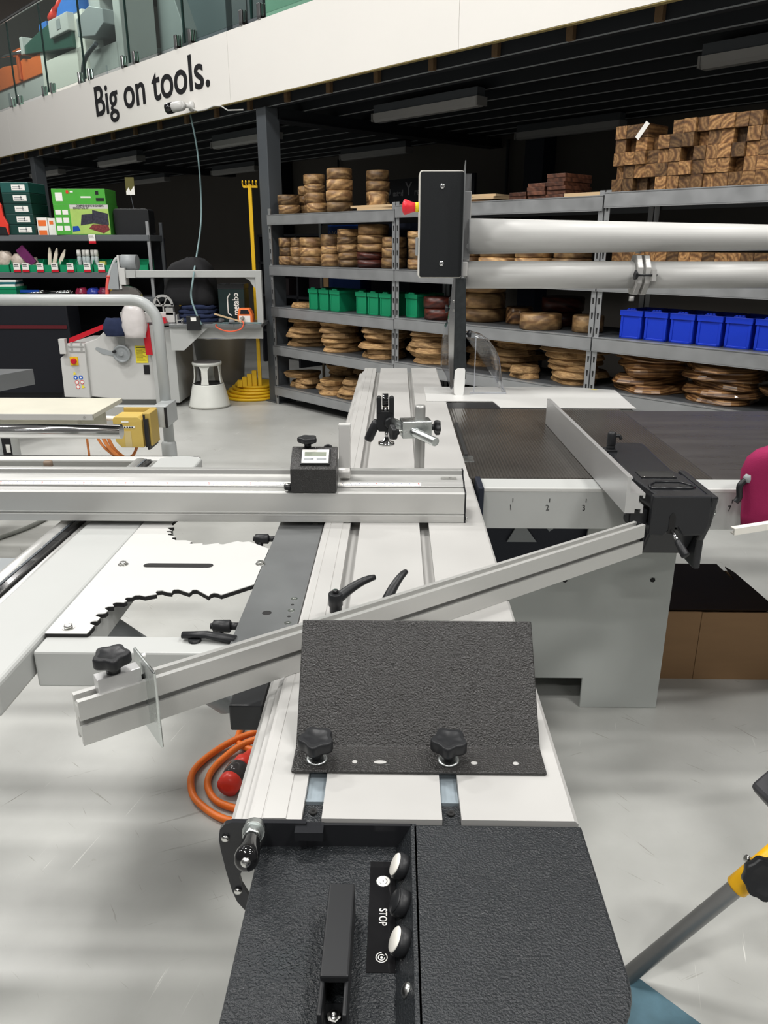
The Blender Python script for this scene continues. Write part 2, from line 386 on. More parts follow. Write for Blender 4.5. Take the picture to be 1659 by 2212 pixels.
fl = MB(); fl.quad((-20,-9,0),(14,-9,0),(14,19,0),(-20,19,0)); fl.build('floor', FLOOR, kind='structure')
m = MB(); bb(m, (-19, 7.65, 0), (4.2, 7.8, 3.0)); m.build('wall_back', WALLDK, kind='structure')
m = MB(); bb(m, (-19.2, 13.5, 3.2), (4.2, 13.7, 6.8)); m.build('wall_upper', mat('upper_wall', (.20,.21,.21), .8, var=.1), kind='structure')
m = MB(); bb(m, (-19.4, 4.2, 0), (-19.2, 13.7, 6.8)); m.build('wall_left', WALLDK, kind='structure')
m = MB(); bb(m, (4.2, 4.2, 0), (4.4, 13.7, 6.8)); m.build('wall_right', WALLDK, kind='structure')
m = MB(); bb(m, (-19.4, 4.4, 6.8), (4.4, 13.7, 6.95)); m.build('ceiling', mat('roof_lining', (.10,.10,.10), .8, var=.1), kind='structure')
m = MB(); bb(m, (-19.2, 4.30, 2.90), (4.2, 13.5, 3.22)); m.build('ceiling_mezzanine_deck', JOIST, kind='structure')
# joists running parallel to the front, hung below the deck
for i, wj in enumerate((4.42,4.80,5.22,5.62,6.02,6.40,6.76,7.08,7.38)):
    m = MB(); bb(m, (-19.2, wj, 2.650), (4.2, wj+.012, 2.90)); bb(m, (-19.2, wj, 2.645), (4.2, wj+.065, 2.655)); bb(m, (-19.2, wj+.055, 2.655), (4.2, wj+.065, 2.675))
    m.mi = 1; bb(m, (-19.2, wj-.002, 2.644), (4.2, wj+.0, 2.652)); m.build('trim_joist_%d' % (i+1), [JOIST, MGREY], kind='structure')  # paler strip along the lower edge paints in the joist's highlight
m = MB(); bb(m, (-6.44, 4.5, 2.55), (-6.29, 7.65, 2.645)); bb(m, (-6.46,4.5,2.545),(-6.27,7.65,2.555)); m.build('trim_cross_beam_1', JOIST, kind='structure')
m = MB(); bb(m, (-12.1, 4.5, 2.55), (-11.95, 7.65, 2.645)); m.build('trim_cross_beam_2', JOIST, kind='structure')
# timber stubs behind the fascia
k = -14.05
i = 0
while k < 2:
    m = MB(); bb(m, (k-.024, 4.385, 2.648), (k+.024, 4.419, 2.9)); m.build('trim_stub_%d' % (i+1), STUB, kind='structure'); k += .575; i += 1
# fascia boards
f = MB()
for a, b_ in ((-19.2,-12.4),(-12.397,-6.655),(-6.652,-3.895),(-3.892,1.0),(1.003,4.2)):
    bb(f, (a, 4.25, 2.70), (b_, 4.295, 3.262))
fas = f.build('wall_fascia', FASCIA, kind='structure')
f = MB(); bb(f, (-19.2, 4.252, 2.694), (4.2, 4.292, 2.70)); f.build('trim_fascia_edge', mat('chipboard_edge', (.30,.24,.10), .7, var=.2), kind='structure')
M = frame(B(-8.24, 4.2475, 3.01), (sa, -ca, 0), (0,0,1))
let = text_mesh('Big on tools.', .43, 'fascia_lettering', INK, fas, M, sx=1.17, ext=.002, bold=.005)
for xs, x in (('1',-6.44),('2',-12.12)):
    c = MB(); bb(c, (x, 4.37, 0), (x+.15, 4.52, 2.645)); bb(c, (x-.04, 4.34, 0), (x+.19, 4.56, .012)); c.build('trim_column_'+xs, DGREY, bevel=.006, kind='structure')
for i, (a, b_) in enumerate(((-5.75,-5.5),(-10.6,-10.35))):
    c = MB(); bb(c, (a, 7.40, 0), (b_, 7.62, 2.645)); c.build('trim_back_column_%d' % (i+1), NAVY, kind='structure')
c = MB(); c.tube([B(-6.15,7.6,0), B(-6.15,7.6,2.62)], .02); c.tube([B(-9.2,7.6,1.0), B(-9.2,7.6,2.62)], .015); c.build('trim_conduit_1', DGREY, kind='structure')
# batten lights (off) under the joists
bt = thing('batten_light', 'unlit grey batten light under the mezzanine, nearest the grey column', 'light fitting', B(-5.62+.6, 5.1, 2.58), RB, 'unlit battens under the mezzanine')
m = MB(); m.prism([(-.055,0),(.055,0),(.05,-.05),(.03,-.07),(-.03,-.07),(-.05,-.05)], -.6, .6, 'x'); m.build('diffuser', FLUO, bt, world=False)
BC = mat('batten_cap', (.30,.30,.29), .5)
for x in (-.615,.6): m = MB(); m.box((x,-.06,-.065),(x+.015,.06,.0)); m.build('end_cap', BC, bt, world=False)
m = MB(); m.box((-.6,-.045,0),(.6,.045,.065)); m.build('body', DGREY, bt, world=False)
for x, wv, lb in ((-8.35+.6,5.1,'just left of the grey column'),(-11.36+.55,5.1,'above the green tool kit boxes'),(-2.62+.6,5.1,'at the right edge, over the timber blocks'),(-13.97+.5,5.1,'at the far left end of the front row'),
                   (-8.37+.6,7.0,'in the back row above the round wooden blocks'),(-5.53+.6,7.0,'in the back row left of the timber blocks'),(-11.5+.55,7.0,'in the back row behind the hanging cable'),(-14.3+.6,7.0,'in the back row farthest to the left')):
    d = dup(bt); d.location = B(x, wv, 2.58); d['label'] = 'unlit grey batten light under the mezzanine ' + lb
# balustrade
SE = [-13.2,-12.0,-10.85,-9.72,-8.58,-7.42,-6.28,-5.15,-4.0,-2.85]
NM = ['with the orange machine guard behind it, cut by the left edge','in front of the orange machine guard','in front of the green machine table','in front of the grey motor housing','in front of the big grey machine body','in front of the dark grey pillar','at the top edge, with the green panel behind it','top edge','beyond the frame']
for i in range(7):
    a, b_ = SE[i]+.006, SE[i+1]-.006
    g = thing('glass_panel', 'frameless glass balustrade panel ' + NM[i], 'glass panel', B(a, 4.27, 3.2625), RB, 'glass balustrade panels')
    m = MB(); m.box((0,-.006,.035),(b_-a,.006,1.0)); m.build('pane', GLASS, g, world=False)
    for xe in (0, b_-a):
        m = MB(); m.box((xe-.006,-.0075,.035),(xe+.006,.0075,1.0)); m.build('polished_edge', GEDGE, g, world=False)
    for xe in (.13, b_-a-.13):
        m = MB(); m.box((xe-.024,-.03,0),(xe+.024,-.007,.12)); m.box((xe-.024,.007,0),(xe+.024,.03,.12)); m.box((xe-.024,-.03,0),(xe+.024,.03,.03)); m.build('spigot', CHROME, g, bevel=.006, world=False)
m = MB(); m.tube([B(-14.2,4.27,4.29), B(-4.0,4.27,4.29)], .022, 14); m.build('trim_handrail_1', CHROME, kind='structure')
# security camera and cord
t = thing('security_camera', 'white bullet security camera fixed under the fascia lettering', 'security camera', B(-7.33, 4.25, 2.745), RB)
m = MB(); m.lathe([(.045,0),(.045,.02),(.02,.03),(.02,.09)], (0,0,0), (0,-1,0)); m.lathe([(0.03,0),(.036,.015),(.03,.03)], (0,-.09,0),(0,-1,0)); m.build('mount', WHITE, t, world=False)
m = MB(); m.lathe([(.036,-.02),(.045,0),(.047,.13)], (-.02,-.1,.0), (-.85,-.5,-.12)); m.build('housing', WHITE, t, world=False)
m = MB(); m.lathe([(.049,.10),(.050,.165),(.046,.17),(.03,.168)], (-.02,-.1,.0), (-.85,-.5,-.12)); m.build('lens_hood', GLOSSBLK, t, world=False)
m = MB(); m.tube([(.03,-.02,-.02),(.10,-.006,-.05),(.25,-.006,-.055),(.4,-.006,-.04),(.52,-.006,-.055),(.62,.0,-.10),(.8,.05,-.11)], .006, 6); m.build('cable', WHITE, t, world=False)
# ------------------------------------------------------------------ steel racks
def rack(s0, s1, levels, label, brace=True):
    L = s1 - s0; D = .62
    t = thing('storage_rack', label, 'shelving', B(s0, 4.333, 0), RB, 'grey steel racks')
    for x, sd in ((0,1),(L-.036,-1)):
        for y in (0, D-.035):
            m = MB(); m.box((x,y,0),(x+.036,y+.003,1.80)); 
            xx = x if sd > 0 else x+.033
            m.box((xx,y,0),(xx+.003,y+.035,1.80))
            if y == 0:
                m.mi = 1
                for k in range(19):
                    z = .10+k*.09
                    m.prism([(x+.011,z),(x+.025,z),(x+.022,z-.038),(x+.014,z-.038)], -.0012, -.0006, 'y')
            m.build('upright', [GALV, RUBBER], t, world=False)
    for z in levels:
        m = MB(); m.box((.002,-.014,z-.085),(L-.002,-.002,z-.006)); m.box((.002,-.014,z-.012),(L-.002,.02,z-.002)); m.box((.002,-.014,z-.09),(L-.002,.012,z-.083))
        m.build('front_beam', GALV, t, world=False)
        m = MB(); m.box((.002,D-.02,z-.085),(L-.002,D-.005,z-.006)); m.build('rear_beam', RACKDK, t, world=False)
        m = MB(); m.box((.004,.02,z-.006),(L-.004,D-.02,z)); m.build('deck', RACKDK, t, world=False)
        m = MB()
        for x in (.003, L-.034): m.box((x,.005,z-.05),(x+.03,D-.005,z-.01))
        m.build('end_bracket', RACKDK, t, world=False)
    if brace:
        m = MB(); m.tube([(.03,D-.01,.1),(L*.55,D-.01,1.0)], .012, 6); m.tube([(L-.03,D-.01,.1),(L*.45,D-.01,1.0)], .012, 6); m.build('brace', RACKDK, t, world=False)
    return t
LV1 = (.18,.575,.935,1.31,1.75); LV2 = (.24,.60,.945,1.31,1.775); LV3 = (.24,.615,.945,1.31,1.79)
rack(-6.272, -4.572, LV1, 'grey steel rack on the left, beside the dark column')
rack(-4.566, -2.752, LV2, 'grey steel rack in the middle, behind the overhead saw guard')
rack(-2.746, -.93, LV3, 'grey steel rack on the right, carrying the timber block wall')
rnd = random.Random(11)
# --- round turned blocks
def disc_mesh(seed):
    r_ = random.Random(seed); m = MB(); m.smooth = True
    n = 28; ph = r_.random()*6
    def ring(r, z): return [m.bm.verts.new((r*(1+.02*math.sin(2*a+ph)+.012*math.sin(3*a+ph*2))*math.cos(a), r*(1+.02*math.sin(2*a+ph)+.012*math.cos(5*a))*math.sin(a), z)) for a in [2*PI*k/n for k in range(n)]]
    rs = [ring(.46,0), ring(.5,.06), ring(.5,.94), ring(.46,1)]
    for a, b_ in zip(rs, rs[1:]):
        for k in range(n): m._f([a[k], a[(k+1)%n], b_[(k+1)%n], b_[k]])
    m.smooth = False; m._f(rs[0][::-1]); m._f(rs[-1]); return m
protos = {}
def put_disc(s, wo, z, d, h, mt, label, group):
    key = mt.name
    if key not in protos:
        o = disc_mesh(len(protos)).build('round_wood_block', mt); protos[key] = o
    else:
        o = protos[key].copy(); C.objects.link(o)
    for p in (o,):
        p.location = B(s, 4.333+wo, z); p.rotation_euler = (0,0,rnd.random()*6); p.scale = (d, d, h*.995)
        tag(p, label, 'wood block', group)
def disc_stack(s, wo, z, hs, d, where, group, mts=None):
    n = len(hs)
    for i, h in enumerate(hs):
        mt = (mts[i] if mts else DISCW)
        cl = 'dark red' if mt is REDW else 'brown'
        lab = '%s round wood block, %s, %s' % (cl, in_stack(i,n), where)
        dd = d*(1+rnd.uniform(-.03,.03)); put_disc(s+rnd.uniform(-.006,.006), wo+rnd.uniform(-.006,.006), z, dd, h, mt, lab, group); z += h
g = 'round wooden blocks on the top shelf'; z = LV1[4]; H8 = .082
disc_stack(-6.12,.13,z,[H8]*2,.20,'at the left end of the top shelf',g)
disc_stack(-6.13,.36,z,[H8]*3,.19,'behind the leftmost pair, top shelf',g)
disc_stack(-5.89,.25,z,[H8]*4,.19,'left of the tall stack on the top shelf',g)
disc_stack(-5.70,.12,z,[H8]*2,.18,'before the tall stack on the top shelf',g)
disc_stack(-5.41,.14,z,[H8*1.04]*4,.215,'in the tall stack on the top shelf',g)
disc_stack(-5.21,.40,z,[H8]*4,.20,'right of the tall stack on the top shelf',g)
disc_stack(-4.985,.20,z,[H8*1.5],.15,'right of the stacks on the top shelf',g)
g = 'round wooden blocks on the second shelf'; z = LV1[3]
disc_stack(-6.16,.12,z,[H8*.98]*3,.155,'at the left end of the second shelf',g)
disc_stack(-6.0,.13,z,[H8*.98]*3,.145,'second along on the second shelf',g)
disc_stack(-5.79,.14,z,[H8*.98]*3,.235,'third along on the second shelf',g)
disc_stack(-5.53,.14,z,[H8*1.3,H8*.75,H8*1.2],.19,'with a tall top block on the second shelf',g)
disc_stack(-5.28,.14,z,[.06,.062,.062,.062,.06],.2,'five high and plain on the second shelf',g)
disc_stack(-5.005,.16,z,[.065,.06,.065,.065,.085],.26,'on the dark red base, second shelf',g,[REDW,REDW,DISCW,DISCW,DISCW])
disc_stack(-4.76,.16,z,[.08,.08,.08],.2,'beside the middle upright, second shelf',g)
z = LV2[3]
disc_stack(-4.44,.13,z,[.075,.075,.08,.05],.18,'left of the black box on the second shelf',g)
for i,(s_,d) in enumerate(((-3.96,.2),(-3.66,.28),(-3.36,.26),(-3.05,.25))):
    disc_stack(s_,.15,z,[.10,.11],d,'between the white pipes, %s' % from_end(i,4),g)
g = 'round wooden blocks on the third shelf'; z = LV2[2]
disc_stack(-4.22,.15,z,[.085,.085],.25,'beside the last green bin, third shelf',g,[REDW,REDW])
disc_stack(-3.91,.30,z,[.10,.11,.12],.33,'right of the guard post on the third shelf',g)
disc_stack(-3.60,.34,z,[.12],.2,'dark, behind the burr block on the third shelf',g,[SLABD])
disc_stack(-3.25,.13,z,[.105],.28,'with pale burr markings on the third shelf',g)
disc_stack(-3.30,.44,z,[.10,.10],.29,'at the back of the third shelf',g,[REDW,REDW])
disc_stack(-2.92,.20,z,[.11],.2,'against the right upright on the third shelf',g)
# --- bark-edged slabs
def slab_mesh(seed, flip):
    r_ = random.Random(seed); m = MB(); n = 34
    ph = [r_.random()*6 for _ in range(4)]; ov = r_.uniform(.8,1.0)
    def rad(a): return .5*(1+.09*math.sin(2*a+ph[0])+.06*math.sin(3*a+ph[1])+.035*math.sin(5*a+ph[2])+.02*math.sin(9*a+ph[3]))
    jit = [r_.uniform(-.009,.009) for _ in range(n)]
    def ring(k, z, j): return [m.bm.verts.new(((rad(a)*k+jit[i]*j)*math.cos(a), (rad(a)*k+jit[i]*j)*math.sin(a)*ov, z)) for i, a in enumerate([2*PI*q/n for q in range(n)])]
    lv = [(.985,0,.5),(1.0,.16,1),(.955,.55,1),(.875,1,.6)]
    if flip: lv = [(k, 1-z, j) for k, z, j in lv[::-1]]
    rs = [ring(*q) for q in lv]
    m.mi = 1
    for a, b_ in zip(rs, rs[1:]):
        for k in range(n): m._f([a[k], a[(k+1)%n], b_[(k+1)%n], b_[k]])
    m.mi = 0; m._f(rs[0][::-1]); m._f(rs[-1]); return m
sl = {}
def put_slab(s, wo, z, d, h, label, group, dark=False, flip=False):
    key = (rnd.randrange(4), flip, dark)
    if key not in sl:
        o = slab_mesh(key[0]*2+flip, flip).build('wood_slab', [SLABD if dark else SLABW, SLABD if dark else BARK]); sl[key] = o
    else:
        o = sl[key].copy(); C.objects.link(o)
    o.location = B(s, 4.333+wo, z); o.rotation_euler = (0,0,rnd.random()*6); o.scale = (d, d, h)
    tag(o, label, 'wood slab', group)
def slab_stack(s, wo, z, n, d, h, where, group, dark=False, jit=.042):
    for i in range(n):
        wd = 'polished' if dark else 'bark-edged'
        lab = '%s slab, %s, %s' % (wd, in_stack(i,n), where)
        hh = h*rnd.uniform(.96,1.04)
        put_slab(s+rnd.uniform(-jit,jit), wo+rnd.uniform(-jit,jit)*.6, z+.0005, d*rnd.uniform(.82,1.06), hh*.985, lab, group, dark, rnd.random() < .2); z += hh
g = 'bark-edged slabs on the fourth shelf'; z = LV1[1]
slab_stack(-6.03,.22,z,6,.40,.044,'left end of the fourth shelf',g)
slab_stack(-5.74,.44,z,6,.33,.043,'second pile on the fourth shelf',g)
slab_stack(-5.48,.21,z,6,.40,.043,'third pile on the fourth shelf',g)
slab_stack(-5.19,.44,z,7,.33,.042,'fourth pile on the fourth shelf',g)
slab_stack(-4.93,.22,z,6,.40,.044,'beside the middle upright, fourth shelf',g)
z = LV2[1]
slab_stack(-4.31,.22,z,7,.42,.042,'left of the guard post, fourth shelf',g)
slab_stack(-3.97,.44,z,6,.34,.045,'behind the guard post, fourth shelf',g)
slab_stack(-3.62,.36,z,7,.42,.042,'behind the clear saw hood',g)
slab_stack(-3.36,.13,z,2,.25,.042,'low in front, right of the saw hood',g, jit=.01)
slab_stack(-3.02,.26,z,7,.44,.041,'beside the right upright, fourth shelf',g)
g = 'bark-edged slabs on the bottom shelf'; z = LV1[0]
slab_stack(-6.05,.21,z,3,.38,.046,'left end of the bottom shelf',g)
slab_stack(-5.76,.44,z,5,.32,.044,'second pile on the bottom shelf',g)
slab_stack(-5.58,.15,z,3,.30,.045,'low front pile on the bottom shelf',g, jit=.01)
slab_stack(-5.25,.20,z,4,.36,.044,'third pile on the bottom shelf',g)
slab_stack(-5.40,.46,z,5,.28,.044,'rear pile on the bottom shelf',g, jit=.01)
slab_stack(-4.84,.24,z,5,.36,.044,'right end of the bottom shelf',g)
slab_stack(-5.96,.19,LV1[2],1,.24,.045,'left of the green bins on the third shelf','bark-edged slabs on the third shelf')
g = 'polished round slabs on the right rack'; z = LV3[1]
slab_stack(-2.47,.30,z,5,.55,.05,'leftmost of the dark piles on the right rack',g,True,.02)
slab_stack(-1.98,.27,z,5,.47,.046,'middle dark pile on the right rack',g,True,.02)
slab_stack(-1.50,.28,z,7,.48,.042,'dark pile cut by the right edge of the photo',g,True,.02)
# --- square timber blocks
tb = None
def put_block(s, wo, z, size, dep, label, group, jy=.012):
    global tb
    if tb is None:
        m = MB(); m.box((-.5,-.0,0),(.5,1,1)); tb = m.build('timber_block', TIMBER, bevel=.012); o = tb
        o.modifiers['bevel'].segments = 1
    else:
        o = tb.copy(); C.objects.link(o)
    o.location = B(s, 4.333+wo+rnd.uniform(0,jy), z); o.rotation_euler = (0,0,RB); o.scale = (size*.985, dep, size*.985)
    tag(o, label, 'timber block', group)
ROWN = ['bottom', 'second', 'third', 'fourth', 'top']
for r in range(5):
    for c in range(14):
        if r == 4 and c in (3,4): continue
        jy = .09 if rnd.random() < .22 else .028
        lab = 'square timber block, %s row of the top shelf wall, %s' % (('bottom','second','third','fourth','top')[r], from_end(c if r < 4 or c < 3 else c-2, 14 if r < 4 else 12))
        put_block(-2.71+c*.0708, .03, 1.79+r*.0712, .0708, .22, lab, 'timber blocks stacked on the right rack', jy)
for r in range(2):
    for c in range(15):
        put_block(-2.665+c*.0715, .05, LV3[3]+r*.0718, .0714, .25, 'timber block between the white pipes, %s row, %s' % (('lower','upper')[r], from_end(c,15)), 'timber blocks on the second shelf of the right rack', .006)
tg = MB(); tg.box((0,0,0),(.028,.0012,.10)); single(tg, 'paper_tag', PAPER, 'white paper tag leaning on the upper left of the timber block wall', 'paper tag', B(-2.60, 4.352, 2.075), RB).rotation_euler = (0, R(38), RB)
# dark red boards at the back left of the timber wall
bd = None
for s_, n_, where in ((-3.48,2,'left'),(-3.335,4,'middle'),(-3.18,6,'right')):
    for i in range(n_):
        m = MB(); m.box((-.07,0,0),(.07,.30,.024)); 
        lab = 'red-brown board, %s, %s pile on the middle rack top' % (in_stack(i,n_), where)
        if bd is None: bd = single(m, 'wood_board', REDW, lab, 'wood board', bevel=.002); o = bd; o.data.materials[0] = wood('brown_board', [(0,(.10,.04,.025)),(.5,(.20,.085,.05)),(1,(.15,.06,.035))], 6, 3, .5, rings=False, vary=.25, unit=False)
        else: m.bm.free(); o = bd.copy(); C.objects.link(o)
        o['label'] = lab; o['group'] = 'dark boards on the middle rack top'; o.location = B(s_+rnd.uniform(-.008,.008), 4.43+rnd.uniform(-.01,.01), LV2[4]+i*.0245); o.rotation_euler = (0,0,RB)
for i,(s_,z_,rz) in enumerate(((-3.86,0,.25),(-3.84,.0165,.1),(-3.83,.033,.18))):
    m = MB(); m.box((-.16,0,0),(.16,.34,.016)); single(m, 'thin_plank', KRAFT if i else SLABD, 'thin grey-brown plank, %s, piled on the middle rack top' % in_stack(i,3), 'plank', B(s_,4.40,LV2[4]+z_), RB+rz, 'thin planks on the middle rack top')
for i,(s_,z_,l_,rz) in enumerate(((-4.92,0,.42,.12),(-4.96,.019,.52,.05))):
    m = MB(); m.box((-l_/2,0,0),(l_/2,.16,.018)); single(m, 'thin_plank', KRAFT, '%s pale pine plank lying right of the round blocks on the top shelf' % ('lower','upper')[i], 'plank', B(s_+.08,4.345,LV1[4]+z_) if False else B(s_+.12,4.345,LV1[4]+z_), RB+rz, 'pale pine planks')
m = MB(); m.box((-.14,0,0),(.14,.3,.02)); single(m, 'thin_plank', KRAFT, 'pale pine offcut in front of the dark boards', 'plank', B(-2.915,4.35,LV2[4]), RB)
# --- storage bins
def make_bin(mt, name, label, group, w_, d_, h_):
    t = thing(name, label, 'storage bin', (0,0,0), RB, group)
    m = MB()
    m.prism([(-w_/2+.012,.01),(w_/2-.012,.01),(w_/2-.012,d_-.01),(-w_/2+.012,d_-.01)], 0, .008)
    for a, b_ in (((-w_/2+.008,.004,0),(w_/2-.008,.012,h_)),((-w_/2+.008,d_-.012,0),(w_/2-.008,d_-.004,h_)),((-w_/2+.008,.012,0),(-w_/2+.014,d_-.012,h_)),((w_/2-.014,.012,0),(w_/2-.008,d_-.012,h_))): m.box(a, b_)
    m.box((-w_/2+.006,0,0),(-w_/2+.022,.006,h_-.02)); m.box((w_/2-.022,0,0),(w_/2-.006,.006,h_-.02))
    m.box((-w_/2+.006,0,0),(w_/2-.006,.006,.012))
    m.build('body', mt, t, bevel=.002, world=False)
    m = MB(); m.box((-w_/2,-.006,h_-.03),(w_/2,.004,h_+.004)); m.box((-w_/2,d_-.004,h_-.02),(w_/2,d_+.002,h_+.004)); m.box((-w_/2,.004,h_-.02),(-w_/2+.008,d_-.004,h_+.004)); m.box((w_/2-.008,.004,h_-.02),(w_/2,d_-.004,h_+.004)); m.build('rim', mt, t, bevel=.002, world=False)
    m = MB()
    for k in range(3): m.box((-.024+k*.018,-.004,h_+.004),(-.010+k*.018,.008,h_+.016))
    m.box((-.032,-.003,h_+.003),(.032,.007,h_+.010)); m.build('front_lug', mt, t, world=False)
    return t
bn = make_bin(BLUEB, 'storage_bin', 'x', 'blue bins on the right rack', .152, .30, .165)
for i in range(6):
    d = bn if i == 0 else dup(bn); d.location = B(-2.535+.1655*i, 4.40, LV3[2]); d['label'] = 'blue plastic storage bin on the right rack, %s of six' % from_end(i,6)
gb = make_bin(GREENB, 'storage_bin', 'x', 'green bins on the third shelf', .138, .30, .175)
for i, s_ in enumerate((-5.73,-5.575,-5.42,-5.07,-4.92,-4.77)):
    d = gb if i == 0 else dup(gb); d.location = B(s_, 4.41, LV1[2]); d['label'] = 'green plastic storage bin on the third shelf, %s in the %s trio' % (('left','middle','right')[i%3], ('left','right')[i//3])
d = dup(gb); d.location = B(-4.465, 4.41, LV2[2]); d['label'] = 'green plastic storage bin right of the middle upright'
# --- blue vacuum cartons behind the left rack
for i in range(4):
    t = thing('vacuum_carton', '%s blue vacuum carton stacked behind the left end of the left rack' % in_stack(i,4), 'carton', B(-6.02, 5.02, .02+i*.42), RB, 'blue cartons behind the left rack')
    m = MB(); m.box((-.24,0,0),(.24,.4,.415)); m.build('box', BLUEC, t, bevel=.004, world=False)
    if i == 3: tx = [('Wet & Dry',.09,.30),('Garage Vac',.085,.19)]
    elif i == 1: tx = [('Vac',.10,.27)]
    elif i == 2: tx = [('OMEC',.115,.17)]
    else: tx = []
    for q,(s_,hz,zz) in enumerate(tx): text_mesh(s_, hz, 'print', PAPER, t, frame((0,-.002,zz),(1,0,0),(0,0,1)), ext=.0005, world=False)
for i in range(4):
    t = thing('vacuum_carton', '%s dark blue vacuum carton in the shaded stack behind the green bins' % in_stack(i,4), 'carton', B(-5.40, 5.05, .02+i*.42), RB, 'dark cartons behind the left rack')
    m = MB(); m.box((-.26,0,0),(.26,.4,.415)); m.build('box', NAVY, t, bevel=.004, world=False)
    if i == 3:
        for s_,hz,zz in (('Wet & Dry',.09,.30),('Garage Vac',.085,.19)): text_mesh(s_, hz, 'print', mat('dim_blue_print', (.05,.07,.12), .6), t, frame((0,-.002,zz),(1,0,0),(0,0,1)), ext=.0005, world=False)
# dark sign board on the rear wall
t = thing('sign_board', 'black sign with white lettering behind the top shelf', 'sign', B(-5.60, 5.7, 0.0), RB)
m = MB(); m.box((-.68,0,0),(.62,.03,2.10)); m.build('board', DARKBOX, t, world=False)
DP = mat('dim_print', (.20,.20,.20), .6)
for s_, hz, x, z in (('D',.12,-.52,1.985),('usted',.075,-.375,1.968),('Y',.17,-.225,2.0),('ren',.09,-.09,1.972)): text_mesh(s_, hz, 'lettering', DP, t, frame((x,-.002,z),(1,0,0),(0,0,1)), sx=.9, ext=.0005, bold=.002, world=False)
# ------------------------------------------------------------------ the panel saw (saw axes = world axes)
def knob(mb, base, axis, r, h, stem_r, stem_h, lobes=5, depth=.12):
    a = Vector(axis).normalized(); b = Vector(base)
    mb.lathe([(stem_r,0),(stem_r*1.05,stem_h)], b, a, 16)
    p = b + a*stem_h
    mb.lathe([(r*.62,-.002),(r*.95,.0015),(r,.004),(r,h*.8),(r*.93,h),(r*.72,h),(r*.6,h*.93),(r*.1,h*.9)], p, a, 40, lob=(lobes, depth))
def lever(name, hub, direction, length, rise, parent, hub_h=.034, hub_r=.0125, back=True):
    """black ratchet clamp lever: hub + curved handle"""
    hub = Vector(hub); d = Vector(direction).normalized()
    m = MB(); m.lathe([(hub_r*.85,0),(hub_r*.85,.012),(hub_r,.013),(hub_r,hub_h),(hub_r*.9,hub_h+.002),(.002,hub_h+.002)], hub, (0,0,1), 20)
    top = hub + Vector((0,0,hub_h*.62))
    path = []; rs = []
    for i in range(9):
        t = i/8; path.append(top + d*(length*t) + Vector((0,0,rise*(1-(1-t)**1.8)))); rs.append(.0105 - .0045*t if t < 1 else .005)
    m.tube(path, rs, 10, sq=.9)
    o = m.build(name, BLACK, parent)
    m = MB(); m.lathe([(.0055,0),(.0055,.006),(.004,.007)], hub+Vector((0,0,hub_h+.001)), (0,0,1), 6); m.build('lever_screw', GLOSSBLK, o)
    return o
saw = thing('panel_saw', 'grey panel saw with dark ribbed cast iron table, at the right of the sliding table', 'table saw', (.55, 2.5, 0))
# cabinet with foot notch
m = MB(); m.prism([(.30,.114),(.632,.114),(.632,0),(.893,0),(.893,.60),(.893,.76),(.62,.76),(.60,.60),(.30,.44)], 2.274, 2.286, 'y')
m.build('front_panel', CABGREY, saw, bevel=.003)
m = MB(); m.box((.30,2.95,.0),(.893,2.96,.76)); m.box((.885,2.286,0),(.893,2.95,.76)); m.box((.215,2.30,.1),(.225,2.95,.70)); m.box((.30,2.30,.112),(.632,2.95,.118))
m.build('cabinet', CABGREY, saw, bevel=.002)
m = MB()
for x, z in ((.827,.479),(.546,.476)): m.lathe([(.0085,0),(.0085,.0012),(.006,.0012)], (x,2.2735,z), (0,-1,0), 6)
m.lathe([(.012,0),(.012,.01),(.006,.012)], (.894,2.32,.09), (1,0,0), 12)
m.build('socket_screw', RUBBER, saw)
# saw unit seen through the gap below the rail
m = MB(); m.prism([(.225,.76),(.225,.44),(.45,.40),(.61,.60),(.62,.76)], 2.30, 2.315, 'y'); m.build('trunnion_plate', NAVY, saw)
m = MB(); m.prism([(.30,.757),(.318,.73),(.33,.745),(.345,.715),(.325,.70),(.308,.71),(.316,.728),(.293,.735)], 2.285, 2.291, 'y'); m.lathe([(.007,0),(.007,.006)], (.329,2.285,.722), (0,-1,0), 12); m.build('latch_bracket', ZINC, saw)
m = MB()
for x, z in ((.442,.722),(.475,.745)): m.lathe([(.012,0),(.012,.003),(.008,.004),(.007,.012),(.003,.013)], (x,2.30,z), (0,-1,0), 16)
m.build('pivot_bolt', BOLT, saw)
m = MB(); m.prism([(.445,.70),(.457,.704),(.50,.645),(.487,.636)], 2.292, 2.298, 'y'); m.prism([(.395,.675),(.355,.60),(.45,.60)], 2.292, 2.298, 'y'); m.build('angle_scale', MGREY, saw)
# cast iron table and its extension
m = MB(); m.box((.203,2.072,.84),(.885,3.03,.88)); m.build('cast_iron_table', IRON, saw, bevel=.0025)
m = MB(); m.box((.887,2.072,.845),(2.1,3.0,.8785)); m.build('extension_table', EXTDARK, saw, bevel=.002)
m = MB(); m.box((.186,3.034,.852),(.405,3.15,.8795)); m.prism([(.405,3.034),(.418,3.034),(.405,3.15)], .852, .8795); m.build('table_insert', BLACK, saw)
